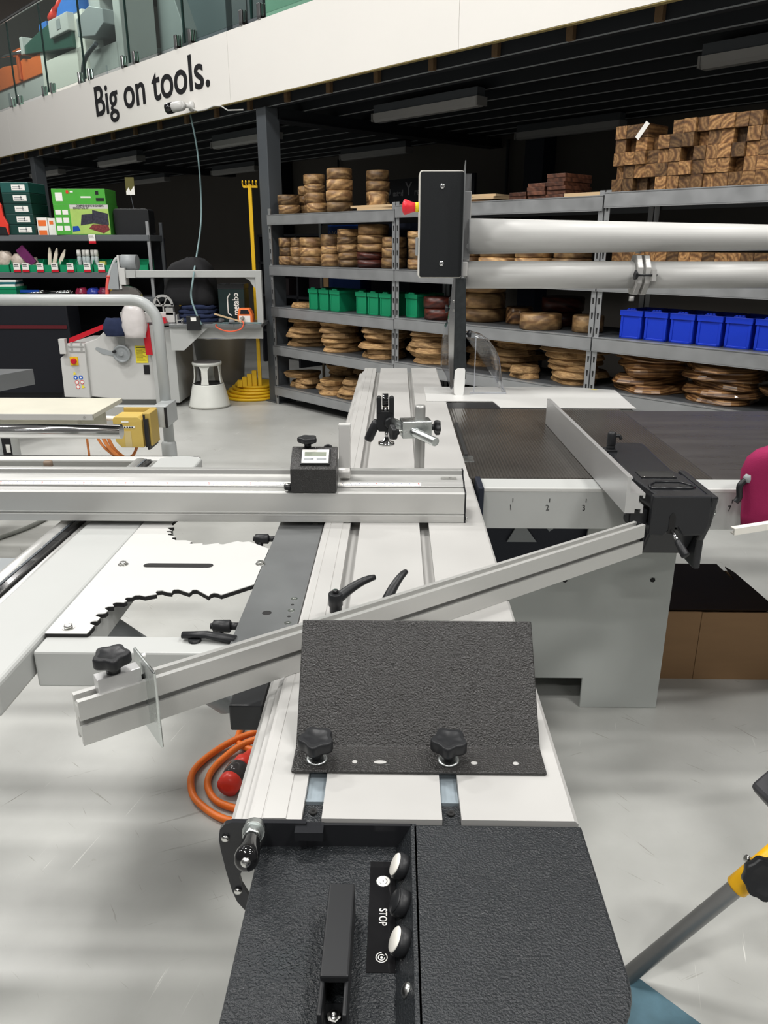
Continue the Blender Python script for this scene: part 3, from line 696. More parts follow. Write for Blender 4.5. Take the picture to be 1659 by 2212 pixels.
# white sheet steel wing at the back
m = MB(); m.prism([(.125,3.165),(.400,3.165),(.415,3.036),(.952,3.03),(.952,3.09),(.975,3.43),(.80,3.50),(.125,3.50)], .880, .8835)
m.prism([(.25,3.17),(.40,3.17),(.42,3.04),(.94,3.04),(.94,3.45),(.25,3.45)], .80, .878); m.build('rear_panel', WHITE, saw, bevel=.001)
m = MB(); m.prism([(.86,3.455),(.90,3.435),(.885,3.43)], .8835, .884); m.build('warning_sticker', INKYEL, saw)
m = MB(); m.box((.205,2.235,.8795),(.236,2.30,.882)); m.build('steel_insert', ZINC, saw, bevel=.001)
m = MB(); m.box((.2115,2.30,.865),(.222,2.75,.8865)); m.box((.2115,2.06,.80),(.2195,3.0,.86)); m.build('blade_slot_strip', RUBBER, saw)
m = MB(); m.box((.221,1.96,.735),(.236,2.07,.885)); m.build('rail_end_cap', NAVY, saw, bevel=.003)
m = MB(); m.prism([(1.993,.757),(1.993,.866),(1.999,.874),(2.071,.878),(2.071,.757)], .236, 2.1, 'x'); m.build('front_rail', LGREY, saw, bevel=.002)
m = MB(); m.box((.237,1.9918,.8635),(2.1,1.9985,.8745)); m.build('rail_edge', WHITE, saw, bevel=.002)
for x, s_ in ((.317,'1'),(.417,'2'),(.516,'3'),(.911,'7')):
    mk = text_mesh(s_, .024, 'pen_number', INK, saw, frame((x-.003,1.9925,.818),(1,0,.08),(-.12,0,1)), sx=.8, ext=.0002)
    m = MB(); m.box((x+.001,1.9923,.834),(x+.0028,1.993,.845)); m.build('pen_tick', INK, saw)
m = MB(); m.box((1.60,2.3,0),(1.66,2.36,.845)); m.box((1.60,2.96,0),(1.66,3.0,.845)); m.build('extension_leg', CABGREY, saw)

# sliding table
st = thing('sliding_table', 'long aluminium sliding table with two slots, running away from the black control console', 'sliding table', (0,2.39,.62))
pf = [(-.150,.70),(-.150,.82),(-.196,.832),(-.196,.845),(-.190,.852),(-.178,.852),(-.178,.862),(-.167,.866),(-.167,.8785),(-.163,.88),(-.152,.88),(-.1515,.879),(-.1505,.879),(-.150,.88),(-.124,.88),(-.1237,.8785),(-.106,.8785),
      (-.106,.868),(-.114,.868),(-.114,.856),(-.075,.856),(-.075,.868),(-.083,.868),(-.083,.88),(.055,.88),(.055,.868),(.047,.868),(.047,.856),(.085,.856),(.085,.868),(.077,.868),(.077,.88),(.205,.88),(.210,.876),(.210,.858),(.16,.852),(.16,.70)]
m = MB(); m.prism(pf, .712, 4.075, 'y'); m.build('table_extrusion', ALUW, st)
m = MB(); m.box((-.13,1.3,.58),(.13,3.9,.698)); m.build('guide_beam', ALUDARK, st)
m = MB(); m.box((-.10,1.9,0),(.10,2.05,.58)); m.box((-.10,3.3,0),(.10,3.45,.58)); m.box((-.16,1.85,0),(.16,2.1,.012)); m.box((-.16,3.25,0),(.16,3.5,.012)); m.build('beam_support', CABGREY, st)
m = MB(); m.box((-.25,.99,.80),(-.199,1.10,.845)); m.build('locking_bracket', BLACK, st, bevel=.003)
for nm, a, b_ in (('nut',-.1055,-.0835),('nut',.0555,.0765)):
    m = MB(); m.box((a,.752,.858),(b_,.90,.8705)); m.box((a,.748,.858),(b_,.752,.873)); m.build('slot_bar', mat('blue_zinc', (.36,.42,.46), .35, .3, var=.25, vscale=40), st)
    m = MB(); m.box((a,.712,.8575),(b_,.744,.872)); m.build('slot_plug', CONS, st)
    m = MB(); m.lathe([(.0045,0),(.0045,.003),(.0022,.003),(.0022,.001)], ((a+b_)/2,.73,.872), (0,0,1), 12); m.build('set_screw', RUBBER, st)
# control console at the near end (part of the sliding table)
m = MB()
m.box((.018,.30,.852),(.2165,.7115,.858)) if False else None
# right flat plate with rounded near corner
pts = [(.020,.30),(.125,.30)] + [(.165+.052*math.sin(a*PI/16), .50-.052*math.cos(a*PI/16)-.0) for a in range(0,9)] + [(.2165,.7115),(.020,.7115)]
pts = [(.020,.30),(.12,.30),(.12,.447),(.165,.447)] + [(.165+.0515*math.sin(a*PI/16), .4985-.0515*math.cos(a*PI/16)) for a in range(1,9)] + [(.2165,.7105),(.020,.7105)]
pts = [(.020,.28),(.135,.28)] + [(.135+.078*math.sin(a*PI/20), .522-.078*math.cos(a*PI/20)) for a in range(1,11)] + [(.213,.7105),(.020,.7105)]
m.prism(pts, .867, .875)
con = m.build('control_console', CONS, st, bevel=.003)
m = MB(); m.prism([(.003,.845),(.019,.875),(.025,.875),(.009,.845)], .28, .7105, 'y'); m.build('button_wall', CONS, con)
m = MB(); m.prism([(-.156,.28),(.004,.28),(.004,.7105),(-.155,.7105)], .838, .845); m.build('tray_floor', CONS, con, bevel=.003)
m = MB(); m.box((-.158,.707,.80),(.02,.711,.875)); m.box((-.112,.694,.864),(-.080,.711,.8755)); m.build('tray_back', CASTBLK, con)
# curved end plate on the left
ep = [(-.201,.855),(-.199,.868),(-.193,.8755),(-.185,.8785),(-.10,.8785),(-.10,.80),(-.155,.80),(-.165,.815),(-.176,.812),(-.181,.800),(-.179,.788),(-.172,.772),(-.163,.755),(-.158,.735),(-.166,.736),(-.179,.752),(-.186,.763),(-.191,.780),(-.196,.81),(-.200,.84)]
m = MB(); m.prism(ep, .7055, .7115, 'y'); m.build('end_plate', CASTBLK, con)
m = MB()
for x, z in ((-.1835,.780),(-.193,.857)): m.lathe([(.0045,0),(.0045,.003),(.002,.004)], (x,.7055,z), (0,-1,0), 10)
m.build('plate_screw', BOLT, con)
# crank
m = MB(); m.lathe([(.0125,0),(.0125,.010),(.0128,.011),(.0128,.012)], (-.159,.7055,.8715), (.068,-1,.30), 16); m.lathe([(.0105,0),(.0105,.016)], (-.1582,.694,.875), (.068,-1,.30), 6); cr = m.build('crank_shaft', ZINC, con)
m = MB(); m.lathe([(.0090,0),(.0098,.008),(.0112,.022),(.0130,.036),(.0134,.042),(.0125,.048),(.009,.0505),(.002,.051)], (-.1571,.680,.879), (.068,-1,.30), 24); m.build('crank_grip', GLOSSBLK, cr)
m = MB(); m.lathe([(.0055,0),(.0055,.002),(.004,.004),(.001,.0045)], (-.1538,.6313,.8936), (.068,-1,.30), 14); m.build('grip_screw', BOLT, cr)
# handle bar (hollow C section) on the tray floor
m = MB()
m.box((-.0655,.474,.845),(-.0395,.482,.855)); m.box((-.0655,.508,.876),(-.0395,.614,.885)); m.box((-.0655,.605,.845),(-.0395,.614,.876)); m.box((-.0655,.476,.845),(-.0612,.614,.879)); m.box((-.0438,.476,.845),(-.0395,.614,.879)); m.box((-.0655,.484,.845),(-.0395,.512,.849))
hd = m.build('grab_handle', BLACK, con, bevel=.002)
m = MB(); m.lathe([(.0065,0),(.0065,.005),(.0035,.005),(.0035,.008),(.001,.0085)], (-.0525,.495,.849), (0,0,1), 6); m.build('handle_bolt', BOLT, hd)
# decal with STOP
m = MB(); m.box((-.026,.545,.845),(.002,.684,.8456)); dc = m.build('button_decal', GLOSSBLK, con)
text_mesh('STOP', .0115, 'stop_lettering', PAPER, dc, frame((-.0113,.609,.8458),(0,-1,0),(1,0,0)), sx=.78, ext=.0001, bold=.00012)
m = MB(); n = 32
m.lathe([(.0072,0),(.0072,.0003)], (-.0115,.656,.8456), (0,0,1), 60, lob=(30,.08)); bl = m.build('blade_symbol', PAPER, dc)
m = MB(); m.lathe([(.0007,0),(.0007,.0002)], (-.0115,.656,.8459), (0,0,1), 10)
m.tube([(-.0115+.0042*math.cos(a), .656+.0042*math.sin(a), .8459) for a in [R(d) for d in range(-150,60,12)]], .0003, 4)
m.build('blade_symbol_ink', INK, dc)
def arc(mb, c, r, wd, a0, a1, z):
    n = 24
    for i in range(n):
        q = [R(a0+(a1-a0)*i/n), R(a0+(a1-a0)*(i+1)/n)]
        mb.quad(*[(c[0]+(rr)*math.cos(a), c[1]+(rr)*math.sin(a), z) for rr, a in ((r,q[0]),(r+wd,q[0]),(r+wd,q[1]),(r,q[1]))])
m = MB(); m.lathe([(.0013,0),(.0013,.0003)], (-.0115,.5615,.8456), (0,0,1), 16); arc(m, (-.0115,.5615), .0026, .001, 40, 360, .8459); arc(m, (-.0115,.5615), .0050, .0009, 90, 410, .8459); m.build('scoring_symbol', PAPER, dc)
# three push buttons on the slanted wall and a dome nut
for y, cap, nm in ((.659,IVORY,'white'),(.610,BLACK,'black'),(.564,IVORY,'white')):
    m = MB(); ax = (-.88,0,.47)
    m.lathe([(.0135,0),(.0138,.004),(.0138,.010),(.0122,.0112)], (.0115,y,.861), ax, 28); b_ = m.build('push_button', BLACK, con)
    m = MB(); m.lathe([(.0120,.0112),(.0120,.0118),(.0112,.0126),(.001,.0128)], (.0115,y,.861), ax, 28); c_ = m.build('button_cap', cap, b_); c_['label'] = nm + ' button cap'
m = MB(); m.lathe([(.0075,0),(.007,.002),(.0045,.004),(.001,.0048)], (.0125,.514,.862), (-.88,0,.47), 16); m.build('dome_screw', BOLT, con)
m = MB(); m.box((.03,.29,.76),(.15,.70,.867)); m.box((-.15,.29,.76),(-.01,.70,.838)); m.build('console_body', CASTBLK, con)

# edging shoe (black angle plate) and its two knobs
sh = thing('edging_shoe', 'black textured angle plate clamped across the sliding table with two star knobs', 'angle plate', (.03,.82,.88))
m = MB()
def plate(mb, quads, t): pass
prof = [(.790,.8805),(.790,.8845),(.840,.8845),(.955,1.0075),(.9585,1.005),(.8425,.8805)]
m.prism(prof, -.128, .188, 'x'); m.build('angle_plate', POWDER, sh, bevel=.0015)
m = MB()
for x, w_ in ((-.050,.0032),(-.018,.008),(.100,.0042),(.152,.0036)):
    m.prism([(x-w_+.003*math.cos(a)*0 + (w_)*(1+math.cos(a)) - w_*0, .808+.0032*math.sin(a)) for a in [2*PI*k/16 for k in range(16)]], .8845, .8848)
m.build('plate_hole', ALUW, sh)
for x in (-.098,.068):
    m = MB(); m.lathe([(.0135,0),(.0135,.0025),(.0105,.0027)], (x,.812,.8846), (0,0,1), 24); m.build('washer', ZINC, sh)
    m = MB(); m.lathe([(.0075,0),(.0075,.003)], (x,.812,.887), (0,0,1), 6); knob(m, (x,.812,.889), (0,0,1), .0212, .017, .0085, .013); m.build('star_knob', BLACK, sh)
# crosscut fence
cf = thing('crosscut_fence', 'long aluminium crosscut fence with a printed scale, lying across the sliding table', 'fence', (-.5,1.75,.88))
fp = [(1.698,.8802),(1.698,.899),(1.701,.900),(1.701,.903),(1.698,.904),(1.698,.951),(1.702,.955),(1.732,.955),(1.732,.945),(1.738,.945),(1.738,.957),(1.752,.962),(1.7522,.964),(1.790,.970),(1.792,.981),(1.812,.981),(1.812,.8802)]
m = MB(); m.prism(fp, -1.6, .160, 'x'); m.build('fence_extrusion', ALU, cf, bevel=.0006, seg=1)
m = MB(); m.box((-1.6,1.6972,.9035),(.160,1.699,.9055)); m.box((-1.6,1.6972,.8965),(.160,1.699,.8995)); m.build('groove_edge', WHITE, cf)
m = MB(); m.prism([(1.739,.9576),(1.751,.9618),(1.751,.9624),(1.739,.9582)], -1.6, .06, 'x'); sc_ = m.build('scale_strip', PAPER, cf)
m = MB()
for i in range(160):
    x = .055-i*.01; big = i % 10 == 0
    m.mi = 1 if big else 0
    z0 = .9584; m.quad((x-.0005,1.7395,z0),(x+.0005,1.7395,z0),(x+.0005,1.7395+(.009 if big else .0045),z0+(.0032 if big else .0016)),(x-.0005,1.7395+(.009 if big else .0045),z0+(.0032 if big else .0016)))
    if i % 2 == 0: m.quad((x-.003,1.7455,z0+.0022),(x-.001,1.7455,z0+.0022),(x-.001,1.7485,z0+.0034),(x-.003,1.7485,z0+.0034))
m.build('scale_marks', [mat('scale_ink', (.25,.27,.40), .6), INKRED], sc_)
m = MB(); m.prism(fp, .160, .1635, 'x'); m.build('end_cap', BLACK, cf)
m = MB(); m.box((.108,1.765,.9665),(.145,1.778,.9695)); m.lathe([(.003,0),(.003,.001)], (.13,1.771,.9695),(0,0,1),8); m.lathe([(.005,0),(.005,.004)], (.1635,1.705,.889),(1,0,0),10); m.build('end_screw', BOLT, cf)
# digital stop on the fence
ds = thing('digital_stop', 'black crosscut stop block with digital display and star knob, clamped on the crosscut fence', 'stop block', (-.19,1.72,.955))
m = MB(); m.prism([(1.690,.957),(1.690,1.012),(1.694,1.0145),(1.742,1.050),(1.752,1.050),(1.752,.9645),(1.731,.9645),(1.731,.957)], -.243, -.137, 'x'); m.build('housing', POWDER, ds, bevel=.0015)
n_ = Vector((0,-.60,.80)); up_ = Vector((0,.80,.60)); ctr = Vector((-.1865,1.7185,1.0325))
Mq = frame(ctr, (1,0,0), up_)
def slab(mb, w_, h_, d0, d1, cx=0, cy=0):
    n0 = len(mb.bm.verts); mb.box((cx-w_/2,cy-h_/2,d0),(cx+w_/2,cy+h_/2,d1)); mb.bm.verts.ensure_lookup_table()
    for v in mb.bm.verts[n0:]: v.co = Mq @ v.co
m = MB(); slab(m, .068, .046, -.002, .004); dp = m.build('display_bezel', BLACK, ds, bevel=.001)
m = MB(); slab(m, .062, .039, .004, .0048); m.build('display_face', PAPER, dp)
m = MB(); slab(m, .050, .012, .0048, .0051, 0, .006); m.build('display_screen', LCD, dp)
for cx in (-.0145,.0145):
    m = MB(); slab(m, .017, .006, .0048, .0053, cx, -.0085); m.lathe([(.003,.0048),(.003,.0053)], Mq @ Vector((cx-.0085,-.0085,0)), n_, 10); m.lathe([(.003,.0048),(.003,.0053)], Mq @ Vector((cx+.0085,-.0085,0)), n_, 10); m.build('display_button', MGREY, dp)
m = MB(); knob(m, (-.207,1.747,1.049), (0,0,1), .0215, .013, .008, .012); m.build('star_knob', BLACK, ds)
m = MB(); m.lathe([(.010,0),(.012,.004),(.010,.008)], (-.160,1.7515,1.043), (0,1,0), 20); m.build('rear_wheel', BLACK, ds)
m = MB(); m.lathe([(.010,0),(.010,.009),(.006,.010)], (-.250,1.700,.962), (0,0,1), 16); m.box((-.25,1.696,.957),(-.243,1.706,.968)); ln = m.build('magnifier', BLACK, ds)
m = MB(); m.lathe([(.0075,.010),(.006,.0125),(.001,.0135)], (-.250,1.700,.962), (0,0,1), 16); m.build('lens', CHROME, ln)
# flip arm
m = MB(); m.lathe([(.0135,0),(.0135,.027)], (-.1365,1.765,.982), (1,0,0), 24)
m.prism([(1.762,.988),(1.782,.988),(1.792,1.02),(1.800,1.085),(1.785,1.090),(1.776,1.05)], -.1365, -.1095, 'x'); m.build('flip_arm', ALUW, ds, bevel=.001)
m = MB(); m.box((-.1375,1.784,1.083),(-.1085,1.801,1.0955)); m.build('flip_arm_cap', WHITE, ds, bevel=.002)
# hold-down clamp
hc = thing('hold_down_clamp', 'steel hold-down clamp with black cam lever, standing in the right slot behind the crosscut fence', 'clamp', (.0665,1.95,.88))
m = MB(); m.lathe([(.0105,-.012),(.0105,.03),(.0135,.032),(.0135,.222),(.0125,.2285),(.003,.2295)], (.0615,1.95,.88), (0,0,1), 24); m.build('post', ALUDARK, hc)
d = Vector((.118,-.15,-.022)).normalized(); c0 = Vector((.098,1.85,1.037)); c1 = c0 - d*.215
m = MB(); m.lathe([(.0105,0),(.0115,.0015),(.0115,.213),(.0100,.215)], c0, c1-c0, 24); m.build('cross_bar', ZINC, hc)
Mb = Matrix(((1,0,0,0),(0,1,0,0),(0,0,1,0),(0,0,0,1)))
m = MB(); rz = Matrix.Rotation(R(8), 3, 'Z'); m.box((.012,1.915,1.030),(.088,1.968,1.074), rz, (.05,1.94,1.05)); m.build('clamp_block', ZINC, hc, bevel=.002)
m = MB(); knob(m, (.088,1.955,1.050), (1,.12,0), .0185, .013, .008, .012); kb = m.build('star_knob', BLACK, hc)
m = MB(); m.lathe([(.004,0),(.004,.012)], (.016,1.925,1.046), (-1,-.35,0), 10); m.build('knob_stud', BOLT, hc)
m = MB(); knob(m, (.006,1.921,1.046), (-1,-.35,-.05), .0185, .014, .008, .008); m.build('star_knob', BLACK, hc)
cx, cy = -.028, 2.0
m = MB()
m.prism([(-.052,1.042),(-.046,1.030),(-.012,1.030),(-.006,1.042),(-.006,1.085),(-.052,1.085)], 1.988, 2.012, 'y')
m.prism([(-.052,1.08),(-.039,1.08),(-.039,1.118),(-.043,1.122),(-.049,1.122),(-.052,1.117)], 1.986, 2.014, 'y'); m.prism([(-.019,1.08),(-.006,1.08),(-.006,1.117),(-.009,1.122),(-.015,1.122),(-.019,1.118)], 1.986, 2.014, 'y')
m.build('cam_body', BLACK, hc, bevel=.002)
m = MB(); m.lathe([(.014,0),(.0165,.0005),(.0165,.0155),(.014,.016)], (-.037,2.0,1.113), (1,0,0), 28); m.build('cam_roller', GLOSSBLK, hc, bevel=.0006)
m = MB(); m.lathe([(.007,0),(.007,.012)], (-.029,1.998,1.083), (0,0,1), 16); m.lathe([(.005,0),(.005,.02)], (-.026,1.998,1.030), (0,0,-1), 12); m.lathe([(.0215,0),(.0225,.002),(.0215,.008),(.011,.010),(.006,.022)], (-.026,1.998,.992), (0,0,1), 28); m.build('pressure_foot', CHROME, hc)
m = MB(); m.lathe([(.009,0),(.012,.01),(.012,.055),(.010,.06),(.003,.061)], (-.050,2.0,1.058), (-.42,0,-.9), 20); m.build('cam_lever', BLACK, hc)
m = MB(); m.lathe([(.013,0),(.0145,.005),(.013,.009)], Vector((-.021,1.985,1.057)), d, 24); m.build('collar', BLACK, hc)
# mitre fence
a36 = math.atan2(1.513-.84, .521+.405); ux, uy = math.cos(a36), math.sin(a36); LEN = math.hypot(.926,.673)
mf = thing('mitre_fence', 'aluminium T-slot mitre fence laid diagonally across the sliding table behind the black angle plate', 'fence', (-.405,.84,.88), a36)
pr = [(0,.0005),(0,.029),(.004,.029),(.004,.026),(.009,.026),(.009,.041),(.004,.041),(.004,.038),(0,.038),(0,.066),(.008,.066),(.008,.062),(.0065,.062),(.0065,.056),(.0225,.056),(.0225,.062),(.021,.062),(.021,.066),(.029,.066),(.029,.038),(.024,.038),(.024,.026),(.029,.026),(.029,.0005),(.022,.0005),(.022,.010),(.007,.010),(.007,.0005)]
m = MB(); m.prism(pr, 0, LEN, 'x'); m.build('fence_extrusion', ALU, mf, world=False)
m = MB(); m.prism([(.001,.026),(.001,.066),(.028,.066),(.028,.026)], LEN, LEN+.0015, 'x'); m.build('end_cap', BLACK, mf, world=False)
m = MB(); m.box((.028,.0045,.0625),(.085,.0245,.086)); m.build('clamp_shoe', RAWALU, mf, bevel=.001, world=False)
m = MB(); knob(m, (.052,.0145,.086), (0,0,1), .0225, .017, .009, .012); m.build('star_knob', BLACK, mf, world=False)
m = MB(); m.box((.088,-.052,-.018),(.092,.030,.098)); m.build('stop_plate', ZINC, mf, bevel=.002, world=False).data.transform(Matrix.Translation((0,.014,.0)))
m = MB(); m.lathe([(.0035,0),(.0035,.008)], (.092,.03,.088), (1,0,0), 8); m.build('stop_screw', NYLON, mf, world=False)
# levers on the sliding table
for hub, dr, ln_, rs_, lb in (((-.103,1.20,.897),(.9,.45,0),.075,.030,'black ratchet lever rising from the left slot behind the mitre fence'),((-.022,1.20,.88),(.55,.85,0),.075,.045,'black ratchet lever half hidden behind the mitre fence, right of the other lever')):
    t = thing('clamp_lever', lb, 'lever', (hub[0],hub[1],.88))
    m = MB(); m.lathe([(.0085,0),(.0085,hub[2]-.88+.004)], (hub[0],hub[1],.8795), (0,0,1), 12); m.build('stud', BOLT, t)
    lever('handle', hub, dr, ln_, rs_, t)
# outrigger crosscut table
ot = thing('outrigger_table', 'grey outrigger frame table left of the sliding table, under the crosscut fence', 'outrigger table', (-.5,1.6,.8))
m = MB(); m.box((-.60,1.115,.795),(-.235,1.172,.862)); m.build('front_beam', LGREY, ot, bevel=.004)
n = 18
ends = [(-.672+.068*math.cos(a), 2.30+.04*math.sin(a)) for a in [PI*k/12 for k in range(13)]]
m = MB(); m.prism([(-.740,1.00),(-.604,1.00)] + ends, .81, .868); m.build('side_beam', LGREY, ot, bevel=.008, seg=3)
m = MB(); m.box((-1.75,2.345,.79),(-.622,2.357,.862)); m.box((-1.75,2.305,.855),(-.622,2.357,.862)); m.build('rear_beam', WHITE, ot, bevel=.002)
m = MB(); m.prism([(-.276,1.12),(-.172,1.12),(-.172,2.30),(-.276,2.30)], .858, .870); sb = m.build('steel_bar', STEEL, ot, bevel=.001)
m = MB()
for x, y, r_ in ((-.232,1.247,.0085),(-.190,1.281,.003),(-.190,1.233,.003)): m.lathe([(r_,0),(r_,.0003)], (x,y,.870), (0,0,1), 20)
m.build('bar_hole', RUBBER, sb)
m = MB()
for x, y in ((-.190,1.306),(-.189,1.257),(-.189,1.208),(-.191,1.713)): m.lathe([(.0065,0),(.0065,.0006),(.003,.0006),(.003,.0001)], (x,y,.870), (0,0,1), 16)
m.build('countersunk_screw', BOLT, sb)
m = MB(); m.tube([(-.795,.95,.845),(-.795,2.30,.845)], .026, 20); m.tube([(-.752,.95,.850),(-.752,2.30,.850)], .010, 14); rl = m.build('guide_tube', ALU, ot)
m = MB(); m.box((-.780,.95,.846),(-.762,2.30,.866)); m.build('guide_slot', GLOSSBLK, ot)
m = MB(); m.box((-.785,.95,.8655),(-.776,2.30,.8672)); 
sc2 = m.build('ruler_tape', DGREY, ot)
m = MB()
for i in range(130): m.box((-.7845,.96+i*.01,.8672),(-.7845+(.006 if i % 5 == 0 else .003),.9612+i*.01,.8674))
m.build('ruler_marks', PAPER, sc2)
m = MB(); m.box((-1.75,1.30,.79),(-.83,1.34,.85)); m.build('cross_bar', MGREY, ot)
m = MB(); m.prism([(-1.3,1.36),(-.84,1.36),(-.84,1.66),(-1.3,1.66)], .76, .80); m.build('support_tray', MGREY, ot)
m = MB(); m.tube([(-.70,1.45,.80),(-.45,1.75,.35),(-.15,1.9,.30)], .03, 10); m.build('telescopic_arm', MGREY, ot)
m = MB(); m.box((-1.02,2.10,.862),(-.985,2.13,.875)); m.lathe([(.008,0),(.008,.018),(.013,.02),(.013,.034),(.010,.036)], (-1.0,2.115,.875), (0,0,1), 12); m.build('adjusting_knob', mat('brown_knob', (.20,.15,.11), .6), ot)
for hx, hy, hz in ((-.322,1.635,.862),(-.322,1.21,.862)):
    m = MB(); m.lathe([(.008,0),(.011,.002),(.0115,.030),(.009,.032)], (hx,hy,hz), (1,0,0), 18); m.lathe([(.007,.032),(.007,.045)], (hx,hy,hz), (1,0,0), 8); m.lathe([(.0055,-.004),(.0055,0)], (hx,hy,hz), (1,0,0), 12)
    m.tube([(hx+.012,hy,hz-.004),(hx+.009,hy,hz-.02),(hx+.002,hy,hz-.04),(hx-.002,hy,hz-.062)], [.0105,.010,.009,.007], 10, sq=.8)
    m.tube([(hx+.040,hy,hz),(-.262,hy,hz-.012),(-.262,hy,.866)], .006, 8) if hz > .9 else m.tube([(hx+.040,hy,hz),(-.274,hy,hz)], .006, 8)
    m.build('clamp_lever', BLACK, ot)
m = MB(); m.lathe([(.011,0),(.011,.02)], (-.34,1.155,.868), (0,0,-1), 12); m.tube([(-.362,1.16,.871),(-.32,1.158,.873),(-.27,1.15,.868)], [.008,.0085,.010], 10, sq=.7); m.build('clamp_lever', BLACK, ot)
# white blade-shaped side table plate
P = [(-0.600,1.165),(-0.528,1.165),(-0.527,1.170),(-0.526,1.195),(-0.529,1.196),(-0.535,1.200),(-0.537,1.204),(-0.536,1.209),(-0.531,1.211),(-0.527,1.211),(-0.526,1.224),(-0.529,1.226),(-0.535,1.229),(-0.538,1.233),(-0.536,1.239),(-0.529,1.240),(-0.524,1.242),(-0.522,1.252),(-0.525,1.254),(-0.530,1.259),(-0.532,1.263),(-0.528,1.268),(-0.523,1.269),(-0.518,1.270),(-0.522,1.276),(-0.524,1.281),(-0.520,1.286),(-0.512,1.286),(-0.505,1.285),(-0.501,1.293),(-0.505,1.296),(-0.508,1.301),(-0.507,1.307),(-0.497,1.308),(-0.494,1.317),(-0.486,1.318),(-0.474,1.313),(-0.457,1.322),(-0.454,1.323),(-0.459,1.330),(-0.458,1.337),(-0.449,1.339),(-0.437,1.332),(-0.427,1.330),(-0.429,1.337),(-0.427,1.344),(-0.419,1.345),(-0.394,1.329),(-0.392,1.336),(-0.391,1.343),(-0.383,1.344),(-0.354,1.316),(-0.353,1.317),(-0.352,1.325),(-0.347,1.330),(-0.339,1.328),(-0.331,1.321),(-0.277,1.370),(-0.277,1.556),(-0.329,1.599),(-0.341,1.594),(-0.349,1.597),(-0.354,1.601),(-0.383,1.579),(-0.391,1.581),(-0.394,1.588),(-0.422,1.576),(-0.428,1.578),(-0.429,1.586),(-0.452,1.582),(-0.458,1.583),(-0.458,1.591),(-0.455,1.594),(-0.471,1.603),(-0.494,1.603),(-0.505,1.612),(-0.507,1.620),(-0.499,1.622),(-0.513,1.633),(-0.522,1.636),(-0.523,1.644),(-0.516,1.646),(-0.519,1.652),(-0.530,1.654),(-0.531,1.662),(-0.520,1.664),(-0.534,1.679),(-0.536,1.685),(-0.522,1.689),(-0.533,1.707),(-0.536,1.713),(-0.535,1.718),(-0.530,1.760),(-0.603,1.760)]
sp = thing('side_plate', 'white sheet steel plate cut with saw-blade tooth edges, bolted beside the aluminium beam', 'plate', (-.45,1.45,.862))
m = MB(); m.prism(P, .8685, .870)
# long slot as dark inset ring
pl = m.build('plate', [WHITE, RUBBER], sp)
m = MB(); arcp = [(-.388+.0105*math.cos(a), 1.460+.0105*math.sin(a)) for a in [-PI/2+PI*k/10 for k in range(11)]] + [(-.512+.0105*math.cos(a), 1.460+.0105*math.sin(a)) for a in [PI/2+PI*k/10 for k in range(11)]]
m.prism(arcp, .870, .8704); m.build('slot', RUBBER, sp)
m = MB(); m.prism(P, .8605, .8685); m.build('dark_core', RUBBER, sp)
for x, y in ((-.566,1.463),(-.567,1.184),(-.281,1.471)):
    m = MB(); m.lathe([(.0105,0),(.0105,.0012)], (x,y,.870), (0,0,1), 20); m.lathe([(.0075,.0012),(.0075,.006),(.006,.0065)], (x,y,.870), (0,0,1), 6); m.build('hex_bolt', BOLT, sp)
m = MB(); m.box((-.603,1.172,.81),(-.535,1.72,.860)); m.build('support_rail', LGREY, sp)

# rip fence
rf = thing('rip_fence', 'aluminium rip fence with black cast carriage and lever on the saw table', 'rip fence', (.555,1.77,.88), R(.75))
P_ = [(0,.0015),(0,.093),(.012,.093),(.012,.088),(.009,.088),(.009,.052),(.046,.052),(.046,.040),(.041,.040),(.041,.047),(.032,.047),(.032,.030),(.044,.022),(.044,.0015),(.038,.0015),(.038,.012),(.024,.012),(.024,.0015)]
m = MB(); m.prism(P_, 0, .983, 'y'); m.build('fence_extrusion', RAWALU, rf, world=False)
m = MB(); m.box((.007,.0,.004),(.028,.982,.046)) ; 
m.bm.free()
ca_ = [(.628,1.765),(.745,1.765),(.752,1.775),(.752,1.93),(.735,1.985),(.747,2.27),(.735,2.285),(.645,2.285),(.612,2.20),(.612,1.9)]
m = MB(); m.prism(ca_, .884, .93); m.build('carriage', CASTBLK, rf, bevel=.006, seg=3)
m = MB(); m.prism([(.615,.93),(.615,.830),(.652,.828),(.668,.850),(.682,.850),(.697,.828),(.750,.830),(.758,.86),(.758,.93)], 1.755, 1.775, 'y'); 
m.build('front_apron', CASTBLK, rf, bevel=.004)
m = MB(); m.prism([(.660,.835),(.660,.880),(.6675,.889),(.675,.880),(.675,.835)], 1.7535, 1.7552, 'y'); m.build('lever_slot', RUBBER, rf)
m = MB(); m.prism([(1.748,.93),(1.985,.93),(1.985,.80),(1.93,.722),(1.80,.722),(1.80,.80),(1.77,.85)], .752, .770, 'x'); m.prism([(1.80,.83),(1.98,.83),(1.98,.765),(1.86,.74)], .635, .752, 'x'); m.build('side_bracket', CASTBLK, rf, bevel=.005)
m = MB(); m.lathe([(.014,0),(.014,.006)], (.770,1.80,.875), (1,0,0), 20); m.lathe([(.0095,.006),(.0095,.015),(.008,.0155)], (.770,1.80,.875), (1,0,0), 6); m.build('clamp_bolt', ZINC, rf)
m = MB(); m.lathe([(.0045,0),(.0045,.05)], (.668,1.757,.846), (.22,-.62,-.5), 12); lv = m.build('clamp_rod', CHROME, rf)
m = MB(); m.lathe([(.006,.032),(.0085,.036),(.0105,.075),(.009,.078),(.002,.0785)], (.668,1.757,.846), (.22,-.62,-.5), 18); m.build('clamp_grip', BLACK, lv)
m = MB(); pts = [(.628,1.815),(.725,1.815),(.738,1.825),(.738,1.842),(.715,1.872),(.655,1.872),(.632,1.842)]
